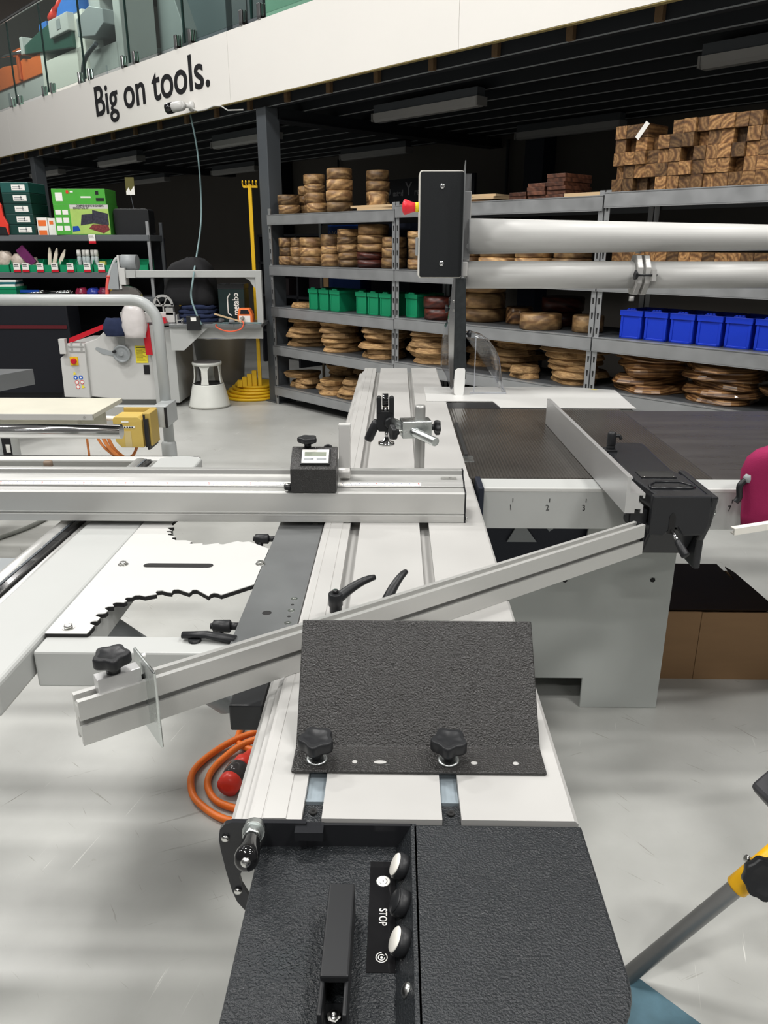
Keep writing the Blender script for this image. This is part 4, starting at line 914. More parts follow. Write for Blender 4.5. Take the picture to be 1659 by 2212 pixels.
m.tube([(x,y,.931) for x, y in pts+pts[:1]], .0035, 8); m.build('raised_rim', CASTBLK, rf)
m = MB(); m.lathe([(.009,0),(.009,.0006)], (.650,1.84,.930), (0,0,1), 18); m.lathe([(.009,0),(.009,.0006)], (.715,1.842,.930), (0,0,1), 18); m.build('recess', RUBBER, rf)
m = MB(); m.box((.632,1.905,.930),(.722,1.965,.9325)); np_ = m.build('rating_plate', GLOSSBLK, rf, bevel=.001)
m = MB(); m.lathe([(.0025,0),(.0025,.001)], (.640,1.910,.9325), (0,0,1), 8); m.lathe([(.0025,0),(.0025,.001)], (.715,1.910,.9325), (0,0,1), 8); m.build('plate_rivet', BOLT, np_)
m = MB(); m.box((.602,2.165,.929),(.640,2.205,.936)); m.lathe([(.012,.006),(.013,.012),(.011,.016),(.0125,.017),(.0125,.05),(.009,.056)], (.625,2.185,.930), (0,0,1), 18); m.tube([(.626,2.183,.974),(.645,2.178,.976),(.650,2.176,.966)], .005, 8); m.build('locking_knob', BLACK, rf, bevel=.001)
m = MB(); m.lathe([(.016,0),(.016,.010)], (.578,1.80,.862), (0,-1,0), 18); m.lathe([(.006,.010),(.006,.014)], (.58,1.80,.866), (0,-1,0), 10); m.box((.575,1.785,.845),(.615,1.80,.884)); m.build('guide_roller', CASTBLK, rf)

# overhead guard
og = thing('overhead_guard', 'overhead saw guard: black control box with red stop button, white pipes and clear hood', 'saw guard', (.25,3.3,.88))
RB_ = [(0.087+.008*(1-math.cos(a)), 1.772-.008*(1-math.sin(a))) for a in (0,)]
def rrect(x0,z0,x1,z1,r,n=4):
    o=[]
    for cx,cz,a0 in ((x1-r,z1-r,0),(x0+r,z1-r,90),(x0+r,z0+r,180),(x1-r,z0+r,270)):
        for k in range(n+1):
            a=R(a0+90*k/n); o.append((cx+r*math.cos(a), cz+r*math.sin(a)))
    return o
m = MB(); m.prism(rrect(.087,1.366,.262,1.772,.010), 3.30, 3.44, 'y'); bx = m.build('control_box', IVORY, og)
m = MB(); m.prism(rrect(.0915,1.3705,.262,1.7675,.008), 3.296, 3.2995, 'y'); m.build('front_plate', mat('satin_black', (.014,.016,.018), .45, bump=.15, bscale=400), bx)
m = MB()
for x, z in ((.178,1.714),(.181,1.423)): m.lathe([(.010,0),(.0095,.004),(.004,.006),(.003,.004)], (x,3.296,z), (0,-1,0), 16)
m.build('cap_screw', CHROME, bx)
m = MB(); m.prism([(3.27,1.366),(3.27,1.805),(3.46,1.70),(3.46,1.366)], .262, .266, 'x'); m.build('side_plate', STEEL, og)
m = MB(); m.prism([(3.30,1.44),(3.30,1.76),(3.45,1.70),(3.45,1.44)], .267, .292, 'x'); m.build('clear_cover', GUARD, og)
m = MB(); m.box((.266,3.31,1.372),(.289,3.44,1.43)); m.box((.266,3.36,1.43),(.300,3.43,1.70)); m.lathe([(.012,0),(.012,.02)], (.293,3.35,1.49),(0,-1,0),10); m.build('pipe_flange', ALUW, og, bevel=.003)
m = MB(); m.lathe([(.019,0),(.019,.014)], (.087,3.37,1.640), (-1,0,0), 24); es = m.build('stop_collar', YELB, bx)
m = MB(); m.lathe([(.018,.014),(.021,.03),(.0285,.05),(.030,.054),(.029,.060),(.018,.066),(.001,.068)], (.087,3.37,1.640), (-1,0,0), 28); m.build('stop_button', ESTOP, es)
m = MB(); m.box((.076,3.36,1.452),(.087,3.40,1.524)); m.build('rocker_switch', MGREY, bx, bevel=.003)
m = MB(); m.lathe([(.0705,0),(.0505,1.22),(.046,1.50)], (.290,3.38,1.528), (1,0,-.004), 36); m.build('support_arm', WHITE, og)
m = MB(); m.lathe([(.0555,0),(.0555,.72)], (.285,3.38,1.376), (1,0,0), 36); m.lathe([(.054,.72),(.054,1.5)], (.285,3.38,1.376), (1,0,0), 36); m.build('dust_pipe', WHITE, og)
m = MB()
for x in (.985,1.018):
    m.prism([(3.38+.078*math.cos(a)*(1 if abs(math.sin(a))<.99 else .4), 1.376+.085*math.sin(a)) for a in [PI/8+PI*k/4 for k in range(8)]], x, x+.022, 'x')
m.build('pipe_clamp', ALUW, og, bevel=.003)
m = MB(); knob(m, (.985,3.295,1.378), (-1,0,0), .018, .010, .006, .006); m.tube([(.985,3.295,1.378),(1.06,3.295,1.378)], .005, 8); m.build('clamp_knob', BLACK, og)
m = MB(); m.box((1.04,3.285,1.355),(1.055,3.31,1.40)); m.lathe([(.011,0),(.011,.02)], (1.0,3.38,1.461), (0,0,1), 12); m.lathe([(.011,0),(.011,.02)], (.985,3.36,1.292), (0,0,-1), 12); m.build('clamp_lug', ALUW, og)
m = MB(); m.box((.285,3.33,1.362),(.330,3.331,1.368), Matrix.Rotation(R(12),3,'Y')); m.build('cable_tie', YELB, og)
m = MB(); m.prism([(.240,1.366),(.282,1.366),(.297,.995),(.297,.95),(.243,.95)], 3.30, 3.335, 'y'); m.build('riser_plate', mat('worn_black', (.035,.04,.042), .4, .1, var=.5, vscale=40), og, bevel=.002)
m = MB(); m.prism([(.232,1.366),(.240,1.366),(.243,.92),(.236,.90),(.224,1.0),(.215,1.2)], 3.298, 3.335, 'y')
m.build('edge_trim', CHROME, og)
# clear outer wing left of riser
m = MB(); pts = [(.222,1.20),(.205,1.165),(.193,1.08),(.193,1.0),(.213,.965),(.232,.907),(.240,.907),(.240,1.20)]
m.prism(pts, 3.31, 3.40, 'y'); m.build('clear_wing', GUARD, og)
m = MB(); m.prism([(.262,.998),(.290,.998),(.293,.99),(.293,.93),(.288,.884),(.282,.8835),(.255,.8835),(.248,.89),(.246,.93),(.249,.99)], 3.296, 3.33, 'y'); m.lathe([(.0,0),(.001,.001)], (.27,3.3,.9),(0,0,1),6); m.build('guide_roller', NYLON, og, bevel=.006, seg=3)
for x, z, ax in ((.218,1.243,-1),(.232,1.273,-1),(.297,1.140,1)):
    m = MB(); m.tube([(x,3.315,z),(x-ax*.02,3.315,z)], .004, 8); knob(m, (x,3.315,z), (ax,0,0), .0155, .012, .006, .004, 6, .08); m.build('wing_knob', BLACK, og)
m = MB()
for z in (1.274,1.236): m.lathe([(.006,0),(.004,.004)], (.236,3.30,z), (0,-1,0), 10)
m.build('trim_screw', BOLT, og)
# clear hood: shell swept from a rounded section
m = MB(); m.smooth = True
sec = [(.300,1.137),(.330,1.137),(.365,1.128),(.400,1.105),(.428,1.07),(.446,1.03),(.455,.985),(.460,.93),(.462,.892),(.480,.885)]
prev = None
for y in (3.34,3.37,3.45,3.50):
    k = {3.34:.96,3.37:1,3.45:1,3.50:.93}[y]
    row = [m.bm.verts.new((.300+(x-.300)*k, y, .885+(z-.885)*k)) for x, z in sec]
    if prev:
        for i in range(len(sec)-1): m._f([prev[i],prev[i+1],row[i+1],row[i]])
    else: first = row
    prev = row
m.smooth = False
m._f(first); m._f(prev)
m.build('clear_hood', GUARD, og)
m = MB(); m.tube([(.32,3.335,.886),(.475,3.335,.886),(.482,3.42,.886),(.475,3.5,.886)], .004, 6); m.tube([(.337,3.335,1.13),(.337,3.335,.89)], .0022, 6); m.build('hood_rim', mat('rim_plastic', (.62,.64,.68), .15, trans=.3), og)
# ------------------------------------------------------------------ machines and goods in the background on the left
def cx_tube(mb, pts, r, seg=8, n=8):
    """smooth tube through points (Catmull-Rom)"""
    P = [Vector(p) for p in pts]; out = []
    for i in range(len(P)-1):
        p0, p1, p2, p3 = P[max(i-1,0)], P[i], P[i+1], P[min(i+2,len(P)-1)]
        for k in range(n):
            t = k/n; out.append(.5*((2*p1)+(p2-p0)*t+(2*p0-5*p1+4*p2-p3)*t*t+(3*p1-p0-3*p2+p3)*t**3))
    out.append(P[-1]); mb.tube(out, r, seg); return mb
pm = thing('combination_machine', 'white woodworking machine with handwheel and yellow sticker behind the grey tube frame', 'woodworking machine', (-2.65,7.7,0))
m = MB(); m.prism([(-2.955,.10),(-2.64,.07),(-2.312,.07),(-2.30,.725),(-2.55,.725),(-2.735,.735),(-2.84,.650),(-2.955,.612)], 7.35, 8.10, 'y'); m.build('cabinet', WHITE, pm, bevel=.008)
m = MB(); m.prism([(-3.205,.10),(-2.955,.09),(-2.945,.61),(-3.12,.61),(-3.13,.52),(-3.195,.47)], 7.32, 8.0, 'y'); m.build('control_panel', WHITE, pm, bevel=.008)
m = MB(); m.box((-2.312,7.30,0),(-2.26,8.15,.78)); m.box((-2.25,7.36,.04),(-2.10,8.0,.76)); m.box((-2.9,7.45,.0),(-2.35,8.0,.07)); m.build('side_panel', LGREY, pm, bevel=.004)
m = MB(); m.box((-3.175,7.28,.515),(-3.115,7.34,.655)); fe = m.build('fence_end', WHITE, pm, bevel=.004)
m = MB(); m.prism([(-3.115,.60),(-3.10,.655),(-2.72,.80),(-2.70,.765)], 7.36, 7.39, 'y'); m.build('red_guard', RED, pm)
m = MB(); m.box((-3.10,7.315,.575),(-2.95,7.335,.585)); m.box((-3.10,7.315,.53),(-2.95,7.335,.54)); m.box((-3.08,7.318,.53),(-3.06,7.332,.62)); m.box((-2.99,7.318,.53),(-2.97,7.332,.62)); m.build('linkage', ALU, pm)
m = MB(); m.box((-2.72,7.33,.775),(-2.10,8.15,.80)); m.box((-2.10,7.22,.768),(-1.5,7.85,.797)); m.box((-1.5,7.22,.768),(-1.245,7.70,.797)); m.build('machine_table', STEEL, pm, bevel=.003)
m = MB(); m.prism([(-2.10,.768),(-2.10,.557),(-1.985,.557),(-1.74,.768)], 7.24, 7.26, 'y'); m.box((-2.0,7.3,.66),(-1.25,7.33,.768)); m.build('table_bracket', LGREY, pm)
m = MB(); m.lathe([(.083,0),(.083,.03),(.07,.034),(.062,.02),(.02,.02),(.018,.04),(.004,.04)], (-2.598,7.33,.516), (0,-1,0), 32); hw = m.build('handwheel', MGREY, pm)
m = MB(); m.lathe([(.012,0),(.014,.04),(.004,.042)], (-2.655,7.30,.54), (0,-1,0), 12); m.build('wheel_grip', BLACK, hw)
m = MB(); m.prism([(-2.86,.555),(-2.845,.575),(-2.69,.53),(-2.69,.49),(-2.80,.51)], 7.345, 7.349, 'y'); m.build('curved_slot', MGREY, pm)
m = MB(); m.box((-2.48,7.345,.425),(-2.365,7.349,.585)); ys = m.build('yellow_sticker', INKYEL, pm)
m = MB(); m.box((-2.47,7.343,.567),(-2.375,7.3448,.577)); 
for k in range(9): m.box((-2.47,7.343,.545-k*.012),(-2.47+.06+.03*((k*7)%3)/2,7.3448,.5475-k*.012))
m.build('sticker_print', INK, ys)
m = MB(); m.box((-2.415,7.345,.318),(-2.36,7.349,.405)); m.build('rating_label', INK, pm)
m = MB(); m.box((-2.635,7.345,.607),(-2.568,7.349,.660)); m.build('scale_label', LGREY, pm)
m = MB(); m.box((-3.10,7.312,.405),(-3.025,7.319,.485)); sw = m.build('switch_plate', YEL, pm)
m = MB(); m.lathe([(.026,0),(.026,.02),(.02,.025)], (-3.062,7.312,.446), (0,-1,0), 20); m.build('main_switch', RED, sw)
for x, z, mt_, tri in ((-3.075,.327,INKYEL,1),(-3.07,.288,INKBLUE,0),(-3.02,.29,INKBLUE,0),(-3.063,.243,INKRED,0),(-3.013,.245,INKRED,0),(-3.058,.2,INKRED,0),(-3.008,.2,INKYEL,1)):
    m = MB(); m.lathe([(.020,0),(.020,.001)], (x,7.3185,z), (0,-1,0), 3 if tri else 20)
    p_ = m.build('pictogram', mt_, pm)
    if mt_ is INKRED: m = MB(); m.lathe([(.015,0),(.015,.0006)], (x,7.3174,z), (0,-1,0), 16); m.build('pictogram_face', PAPER, p_)
    elif mt_ is INKBLUE: m = MB(); m.lathe([(.009,0),(.009,.0006)], (x,7.3174,z), (0,-1,0), 8); m.build('pictogram_face', PAPER, p_)
m = MB(); m.box((-2.59,7.36,.800),(-2.08,7.40,.892)); m.build('fence_block', WHITE, pm, bevel=.004)
m = MB()
for a0 in range(0,180,12):
    q = [R(a0), R(a0+12)]
    m.prism([(-2.185+rr*math.cos(a), .955+rr*math.sin(a)) for rr, a in ((.075,q[0]),(.098,q[0]),(.098,q[1]),(.075,q[1]))], 7.38, 7.39, 'y')
m.box((-2.285,7.38,.945),(-2.085,7.39,.965)); m.box((-2.192,7.38,.89),(-2.178,7.39,.96)); m.box((-2.23,7.38,.955),(-2.22,7.39,1.03), Matrix.Rotation(R(-25),3,'Y')); m.box((-2.165,7.38,.955),(-2.155,7.39,1.03), Matrix.Rotation(R(25),3,'Y'))
m.box((-2.16,7.36,.87),(-2.09,7.42,.935)); m.build('protractor', ALU, pm)
m = MB(); m.prism([(-2.31,.80),(-2.37,.80),(-2.37,.70),(-2.36,.70),(-2.375,.70),(-2.37,.68),(-2.36,.51),(-2.30,.51)], 7.29, 7.30, 'y'); m.prism([(-2.26,.85),(-2.16,.85),(-2.145,.80),(-2.19,.79),(-2.26,.80)], 7.30, 7.35, 'y'); m.build('red_bracket', RED, pm)
m = MB(); m.box((-2.72,7.36,.80),(-2.68,7.40,.83)); m.lathe([(.012,0),(.012,.05)], (-2.7,7.38,.79), (0,-1,0), 12); m.build('chrome_latch', CHROME, pm)
# overhead saw arm of that machine
m = MB(); m.box((-2.49,7.34,1.205),(-1.245,7.40,1.268)); m.box((-2.49,7.33,1.20),(-2.40,7.41,1.272)); m.box((-1.302,7.34,.797),(-1.245,7.40,1.21)); m.prism([(-1.302,1.205),(-1.41,1.205),(-1.36,1.18),(-1.33,1.13),(-1.302,1.10)], 7.36, 7.38, 'y'); m.build('guard_arm', LGREY, pm, bevel=.004)
m = MB(); m.box((-2.545,7.32,1.14),(-2.49,7.42,1.29)); m.box((-2.555,7.33,1.10),(-2.535,7.41,1.40)); m.build('guard_bracket', WHITE, pm, bevel=.004)
m = MB(); m.prism([(-2.67,1.10),(-2.565,1.10),(-2.555,1.34),(-2.60,1.32)], 7.33, 7.41, 'y'); m.build('riving_plate', MGREY, pm)
m = MB(); m.lathe([(.07,0),(.07,.14)], (-2.53,7.40,1.335), (1,0,0), 20); m.build('dust_spigot', MGREY, pm)
m = MB(); cx_tube(m, [(-2.53,7.38,1.385),(-2.58,7.37,1.36),(-2.62,7.36,1.29),(-2.655,7.35,1.21)], .016); hs_ = m.build('dust_hose', TUBEGREY, pm)
m = MB(); cx_tube(m, [(-2.655,7.35,1.21),(-2.675,7.35,1.13),(-2.69,7.35,1.02)], .018); m.lathe([(.022,0),(.022,.018)], (-2.652,7.35,1.205), (0,0,1), 14); m.build('red_hose_end', mat('coral_hose', (.80,.14,.12), .4), hs_)
m = MB(); m.prism([(-2.66,1.02)] + [(-2.52+.15*math.cos(a), 1.03+.10*math.sin(a)) for a in [PI-PI*k/12 for k in range(13)]], 7.34, 7.40, 'y'); m.build('clear_blade_guard', mat('smoked_plastic', (.20,.19,.18), .15, trans=.3), pm)
# things lying on it
def bag(label, loc, w_, h_, d_, mt, name='plastic_bag', seed=1):
    r_ = random.Random(seed); m = MB(); m.smooth = True; n = 18; rows = 9; rg = []
    for j in range(rows):
        t = j/(rows-1); k = .78+.35*math.sin(PI*min(1,t*.9+.1)) - .35*max(0,t-.8)
        rg.append([m.bm.verts.new((w_/2*k*math.cos(a)*(1+r_.uniform(-.09,.09)), d_/2*k*math.sin(a)*(1+r_.uniform(-.12,.12)), t*h_+r_.uniform(-.01,.01)*(0<j))) for a in [2*PI*q/n for q in range(n)]])
    for a, b_ in zip(rg, rg[1:]):
        for q in range(n): m._f([a[q],a[(q+1)%n],b_[(q+1)%n],b_[q]])
    m._f(rg[0][::-1]); m._f(rg[-1])
    return single(m, name, mt, label, 'bag' if 'bag' in name else 'cloth', loc)
bag('crumpled clear plastic bag hanging on the front of the white machine fence', (-2.43,7.255,.672), .21, .29, .10, BAG, seed=5)
bag('dark blue cloth draped over the left of the white machine table', (-2.62,7.27,.685), .20, .16, .10, DENIM, 'blue_cloth', 3)
def lump(name, label, cat, prof, depth, mt, loc, seed=2, n=26):
    """draped pile: prof = rows of (x0, x1, z)"""
    r_ = random.Random(seed); m = MB(); m.smooth = True; rg = []
    for x0, x1, z in prof:
        cx, rx = (x0+x1)/2, (x1-x0)/2
        row = []
        for k in range(n):
            a = 2*PI*k/n; c, s_ = math.cos(a), math.sin(a); e = .55
            row.append(m.bm.verts.new((cx+rx*math.copysign(abs(c)**e,c)*(1+r_.uniform(-.03,.03)), depth/2*math.copysign(abs(s_)**e,s_)*(1+r_.uniform(-.06,.06))*(.6+.4*rx/((prof[0][1]-prof[0][0])/2)), z+r_.uniform(-.008,.008)*(z>0))))
        rg.append(row)
    for a, b_ in zip(rg, rg[1:]):
        for q in range(n): m._f([a[q],a[(q+1)%n],b_[(q+1)%n],b_[q]])
    m._f(rg[0][::-1]); m._f(rg[-1])
    return single(m, name, mt, label, cat, loc)
lump('black_tarpaulin', 'black mesh tarpaulin heaped on the blue blankets of the far machine', 'tarpaulin', [(-.26,.25,0),(-.255,.24,.08),(-.235,.22,.2),(-.20,.20,.32),(-.15,.16,.37),(-.03,.12,.405),(.0,.08,.42)], .42, BLKCLOTH, (-1.96,7.62,.955))
for i in range(4):
    m = MB(); r0 = .20-.012*i
    lump('folded_blanket', '%s folded dark blue blanket under the black tarpaulin' % in_stack(i,4), 'blanket', [(-r0,r0,0),(-r0-.01,r0+.01,.012),(-r0-.005,r0+.005,.028),(-r0+.02,r0-.02,.038)], .40, DENIM, (-1.90+.012*(i%2),7.60,.7985+i*.039), i)
    m.bm.free()
t = thing('tool_case', 'black-green stacking tool case with pale lettering beside the orange socket box', 'tool case', (-1.552,7.55,.7975))
m = MB(); m.prism(rrect(-.122,0,.122,.31,.02), -.12, .12, 'y'); m.build('case', mat('case_green_black', (.012,.028,.028), .45), t, bevel=.004, world=False)
m = MB(); m.box((-.125,-.125,.30),(.125,.125,.345)); m.box((-.04,-.127,.335),(-.01,-.10,.352)); m.build('lid', BLACK, t, bevel=.004, world=False)
text_mesh('metabo', .085, 'lettering', PAPER, t, frame((.042,-.1225,.165),(0,0,1),(-1,0,0)), sx=.78, ext=.0006, bold=.0015, world=False)
m = MB(); m.tube([(.0,-.122,.06),(-.035,-.122,.08),(-.035,-.122,.22),(-.01,-.122,.26)], .006, 6); m.build('emblem_line', PAPER, t, world=False)
t = thing('socket_box', 'orange portable socket outlet box on the far machine table', 'power outlet', (-1.41,7.36,.7975))
m = MB(); m.prism([(-.07,0),(.07,0),(.07,.075),(.045,.135),(-.055,.135),(-.07,.075)], -.05, .05, 'y'); m.build('shell', ORPAINT, t, bevel=.008, world=False)
m = MB(); m.box((-.055,-.053,.012),(.05,-.049,.07)); m.build('socket_face', PAPER, t, world=False)
m = MB(); m.prism([(-.042,.085),(.045,.085),(.032,.122),(-.036,.122)], -.053, -.049, 'y'); m.build('handle_hole', INK, t, world=False)
m = MB(); m.lathe([(.017,0),(.014,.03)], (-.02,-.053,.05), (-.2,-1,-.1), 12); m.build('plug', mat('grey_plug', (.35,.34,.30), .5), t, world=False)
m = MB(); cx_tube(m, [(-1.66,7.215,.80),(-1.66,7.212,.775),(-1.60,7.21,.745),(-1.52,7.21,.735),(-1.44,7.21,.755),(-1.41,7.21,.79),(-1.41,7.215,.815),(-1.43,7.26,.825),(-1.44,7.29,.82)], .006, 6); tag(m.build('orange_lead', mat('coral_lead', (.85,.16,.08), .45)), 'coral orange lead looping over the front of the far machine table', 'cord')
m = MB(); cx_tube(m, [(-1.62,7.30,.803),(-1.5,7.26,.806),(-1.38,7.30,.805),(-1.27,7.28,.806),(-1.26,7.24,.805),(-1.36,7.24,.805),(-1.5,7.28,.803),(-1.7,7.25,.803)], .005, 6); tag(m.build('green_lead', TEAL), 'green-grey lead coiled on the far machine table before the orange box', 'cord')
t = thing('power_adaptor', 'black adaptor box hanging over the front edge of the far machine table', 'adaptor', (-1.862,7.195,.745))
m = MB(); m.box((-.062,-.02,0),(.062,.02,.13)); m.build('case', BLACK, t, bevel=.004, world=False); m = MB(); m.box((-.02,-.022,.085),(.03,-.0202,.118)); m.build('label', PAPER, t, world=False)
m = MB(); cx_tube(m, [B(-7.50,4.32,2.70),B(-7.48,4.36,2.30),B(-7.49,4.35,1.75),(-1.86,7.34,1.25),(-1.88,7.25,1.05),(-1.84,7.2,.92),(-1.80,7.19,.82),(-1.79,7.2,.80)], .009, 8); tag(m.build('hanging_cable', TEAL), 'thin grey-green cable hanging from under the fascia down to the far machine', 'cable')
t = thing('stub_profile', 'short cut aluminium profile standing on the far machine table', 'profile', (-1.99,7.25,.7975))
m = MB(); m.box((-.04,-.02,0),(-.03,.05,.085)); m.box((-.03,-.02,.03),(.02,.05,.037)); m.box((-.03,-.02,.0),(.02,.05,.007)); m.box((.005,-.02,.0),(.012,.05,.05)); m.build('profile', ALU, t, world=False)
for i,(x,z,l) in enumerate(((-1.60,.818,.05),(-1.62,.82,.05))):
    m = MB(); m.lathe([(.018,0),(.02,.02),(.014,l)], (0,0,.021), (1,.3*i,0), 14); single(m, 'grey_plug', mat('grey_cap', (.22,.23,.24), .5) if i == 0 else bpy.data.materials['grey_cap'], '%s round grey plug lying on the far machine table' % ('front','rear')[i], 'plug', (x-.1*i+.05,7.27+.1*i,.797))
m = MB(); m.box((0,0,0),(.30,.02,.012)); o = single(m, 'wooden_strip', KRAFT, 'thin wooden strip leaning across the blankets to the socket leads', 'strip', (-1.70,7.33,.875)); o.rotation_euler = (0, R(14), R(-12))
# stool, tub and yellow hose stand
t = thing('step_stool', 'round pale grey two-step stool standing below the far machine table', 'step stool', (-1.825,7.42,0))
m = MB(); m.lathe([(.198,0),(.200,.015),(.193,.03),(.155,.20),(.150,.21),(.150,.222),(.135,.224)], (0,0,0), (0,0,1), 36); m.build('base_drum', STOOLM, t, world=False)
m = MB(); m.lathe([(.197,-.0),(.203,.0),(.203,.016),(.197,.016)], (0,0,.0), (0,0,1), 36); m.build('rubber_skirt', mat('skirt_grey', (.30,.30,.27), .6), t, world=False)
m = MB(); m.lathe([(.143,.223),(.143,.226)], (0,0,0), (0,0,1), 32); m.build('lower_tread', RUBBER, t, world=False)
for k in range(4):
    a = R(-90+90*k); m = MB(); c, s_ = math.cos(a), math.sin(a)
    wx = lambda r, w_: [(r*c - w_*s_, r*s_ + w_*c), (r*c + w_*s_, r*s_ - w_*c)]
    pts = []
    for r, w_, z in ((.138,.038,.218),(.128,.030,.28),(.124,.031,.36),(.122,.055,.405)):
        p, q = wx(r, w_); p2, q2 = wx(r-.012, w_); pts.append([m.bm.verts.new((*u_, z)) for u_ in (p, q, q2, p2)])
    for u_, v_ in zip(pts, pts[1:]):
        for i in range(4): m._f([u_[i],u_[(i+1)%4],v_[(i+1)%4],v_[i]])
    m._f(pts[0]); m._f(pts[-1]); m.build('leg', STOOLM, t, world=False)
m = MB(); m.lathe([(.120,.395),(.138,.40),(.142,.42),(.138,.428)], (0,0,0), (0,0,1), 36); tp = m.build('top_step', STOOLM, t, world=False)
m = MB(); m.lathe([(.130,.4275),(.130,.431)], (0,0,0), (0,0,1), 32); m.build('top_tread', mat('tread_grey', (.16,.155,.15), .7), tp, world=False)
t = thing('plastic_tub', 'large pale grey round tub under the far machine table, filled with blue goods', 'tub', (-1.925,8.47,0))
m = MB(); m.lathe([(.225,0),(.235,.02),(.28,.53),(.295,.54),(.295,.555),(.275,.555),(.27,.50)], (0,0,0), (0,0,1), 36); m.build('tub', TUBM, t, world=False)
for i in range(5):
    m = MB(); m.box((-.04,-.06,0),(.04,.06,.10)); single(m, 'blue_pack', BLUEC, 'blue packet standing in the pale tub, %s' % from_end(i,5), 'packet', (-2.10+.085*i,8.38,.50), R(7*i), 'blue packets in the tub')
t = thing('hose_stand', 'yellow stand with hooked tall pole and stacked yellow rings by the dark column', 'stand', (-1.46,7.85,0))
m = MB(); m.box((-1.395,7.735,.10),(-1.362,7.765,2.02)); m.build('pole', YEL, t)
m = MB()
for k in range(5): cx_tube(m, [(-1.44+k*.032,7.75,2.0),(-1.445+k*.032,7.74,2.03),(-1.44+k*.032,7.72,2.05),(-1.435+k*.032,7.70,2.035)], .006, 6, 4)
m.box((-1.44,7.742,1.99),(-1.305,7.758,2.01)); m.build('hook_head', YEL, t)
for k in range(5):
    m = MB(); m.lathe([(.30-.022*k-.05,0),(.30-.022*k,0),(.30-.022*k,.026),(.30-.022*k-.05,.026)], (-1.50+.012*k,7.92,.002+k*.0285), (0,0,1), 40); m.build('ring', YEL, t)
for k in range(4):
    m = MB(); m.box((-1.60+k*.048,7.70+.012*k,.135),(-1.555+k*.048,7.75+.012*k,.20+.03*k)); m.build('step_block', YEL, t)
# dark machine farther left with red stripe
t = thing('dark_machine', 'dark navy machine cabinet with red stripe, in shadow left of the white machine', 'machine', (-4.1,8.0,0))
m = MB(); m.box((-4.9,7.75,.06),(-3.25,8.05,.98)); m.build('cabinet', mat('blackish_navy', (.006,.007,.012), .5), t, bevel=.01)  # near-black cabinet colour
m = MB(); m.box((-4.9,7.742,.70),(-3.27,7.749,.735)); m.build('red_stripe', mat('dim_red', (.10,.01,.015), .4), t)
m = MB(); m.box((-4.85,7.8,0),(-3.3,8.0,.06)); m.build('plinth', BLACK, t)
t = thing('castor_wheel', 'black castor wheel on the floor beside the white machine', 'wheel', (-3.25,7.55,0))
m = MB(); m.lathe([(.02,-.02),(.055,-.02),(.06,-.012),(.06,.012),(.055,.02),(.02,.02)], (-3.26,7.55,.06), (0,1,0), 24); m.build('wheel', RUBBER, t); m = MB(); m.prism([(-3.27,.06),(-3.25,.06),(-3.215,.12),(-3.29,.12)], 7.525, 7.575, 'y'); m.build('fork', DGREY, t)
# shop shelf with tools
D0 = 8.2
t = thing('shop_shelf', 'grey shop shelf on the left, holding green boxes and small green bins', 'shelf unit', (-3.6,8.2,0))
for z in (1.582,1.222,.975):
    m = MB(); m.box((-4.9,8.19,z-.058),(-2.505,8.70,z)); m.build('shelf_board', SHELFGR, t, bevel=.003)
for x in (-4.88,-2.53):
    for y in (8.2,8.66):
        m = MB(); m.box((x,y,0),(x+.03,y+.03,1.71 if x > -3 else 2.3)); m.build('post', GALV if (x > -3 and y < 8.4) else SHELFGR, t)
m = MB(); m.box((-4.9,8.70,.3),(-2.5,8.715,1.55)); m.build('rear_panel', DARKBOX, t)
for i in range(5):
    t = thing('drawer_case', '%s dark green drawer case with white label in the tall stack' % in_stack(i,5), 'tool case', (-3.80-.003*i,8.25,1.5825+i*.099), 0, 'dark green drawer cases')
    m = MB(); m.box((-.142,-.03,0),(.142,.36,.0975)); m.build('case', DKGREEN if i < 4 else mat('case_lid_green', (.02,.10,.09), .4), t, bevel=.006, world=False)
    m = MB(); m.box((-.03+.0,-.032,.022),(.105,-.0302,.075)); lb_ = m.build('label_card', PAPER, t, world=False)
    m = MB(); m.box((-.02,-.0335,.05),(.06,-.0322,.058)); m.box((-.02,-.0335,.035),(.08,-.0322,.040)); m.box((.045,-.0335,.03),(.055,-.0322,.07)); m.build('label_print', MGREY, lb_, world=False)
t = thing('red_case', 'red and black power tool case standing at the left end of the shop shelf', 'tool case', (-4.02,8.215,1.5825))
m = MB(); m.prism([(-.12,0),(.10,0),(.105,.10),(.07,.18),(.065,.28),(.03,.33),(-.12,.33)], -.03, 0, 'y'); m.build('shell', REDPL, t, bevel=.006, world=False); m = MB(); m.prism([(-.12,-.0),(.095,0),(.08,.07),(-.12,.10)], -.034, -.03, 'y'); m.build('black_foot', BLACK, t, world=False)
for i,(x,w_,h_,lb) in enumerate(((-3.60,.105,.165,'orange and white small carton between the drawer cases and green boxes'),(-3.49,.10,.160,'white and orange small carton leaning beside the green tool kit boxes'))):
    t = thing('small_carton', lb, 'carton', (x,8.30,1.5825), .1*i)
    m = MB(); m.box((-w_/2,-.04,0),(w_/2,.04,h_)); m.build('box', PAPER, t, world=False)
    m = MB()
    for z0, z1 in ((.0,.045),(.085,.14)) if i == 0 else ((.10,.135),): m.box((-w_/2+.012,-.0415,z0),(w_/2-.012 if i == 0 else 0,-.0402,z1))
    m.build('printed_panel', ORPAINT, t, world=False)
t = thing('tool_kit_carton', 'large green tool kit carton with case picture, lower of the two on the shop shelf', 'carton', (-3.17,8.30,1.5825), R(4))
m = MB(); m.box((-.27,-.1,0),(.27,.25,.285)); m.build('box', GREENC, t, bevel=.003, world=False)
m = MB(); m.box((-.11,-.1015,.01),(.268,-.1002,.245)); m.build('picture_panel', LIME, t, world=False)
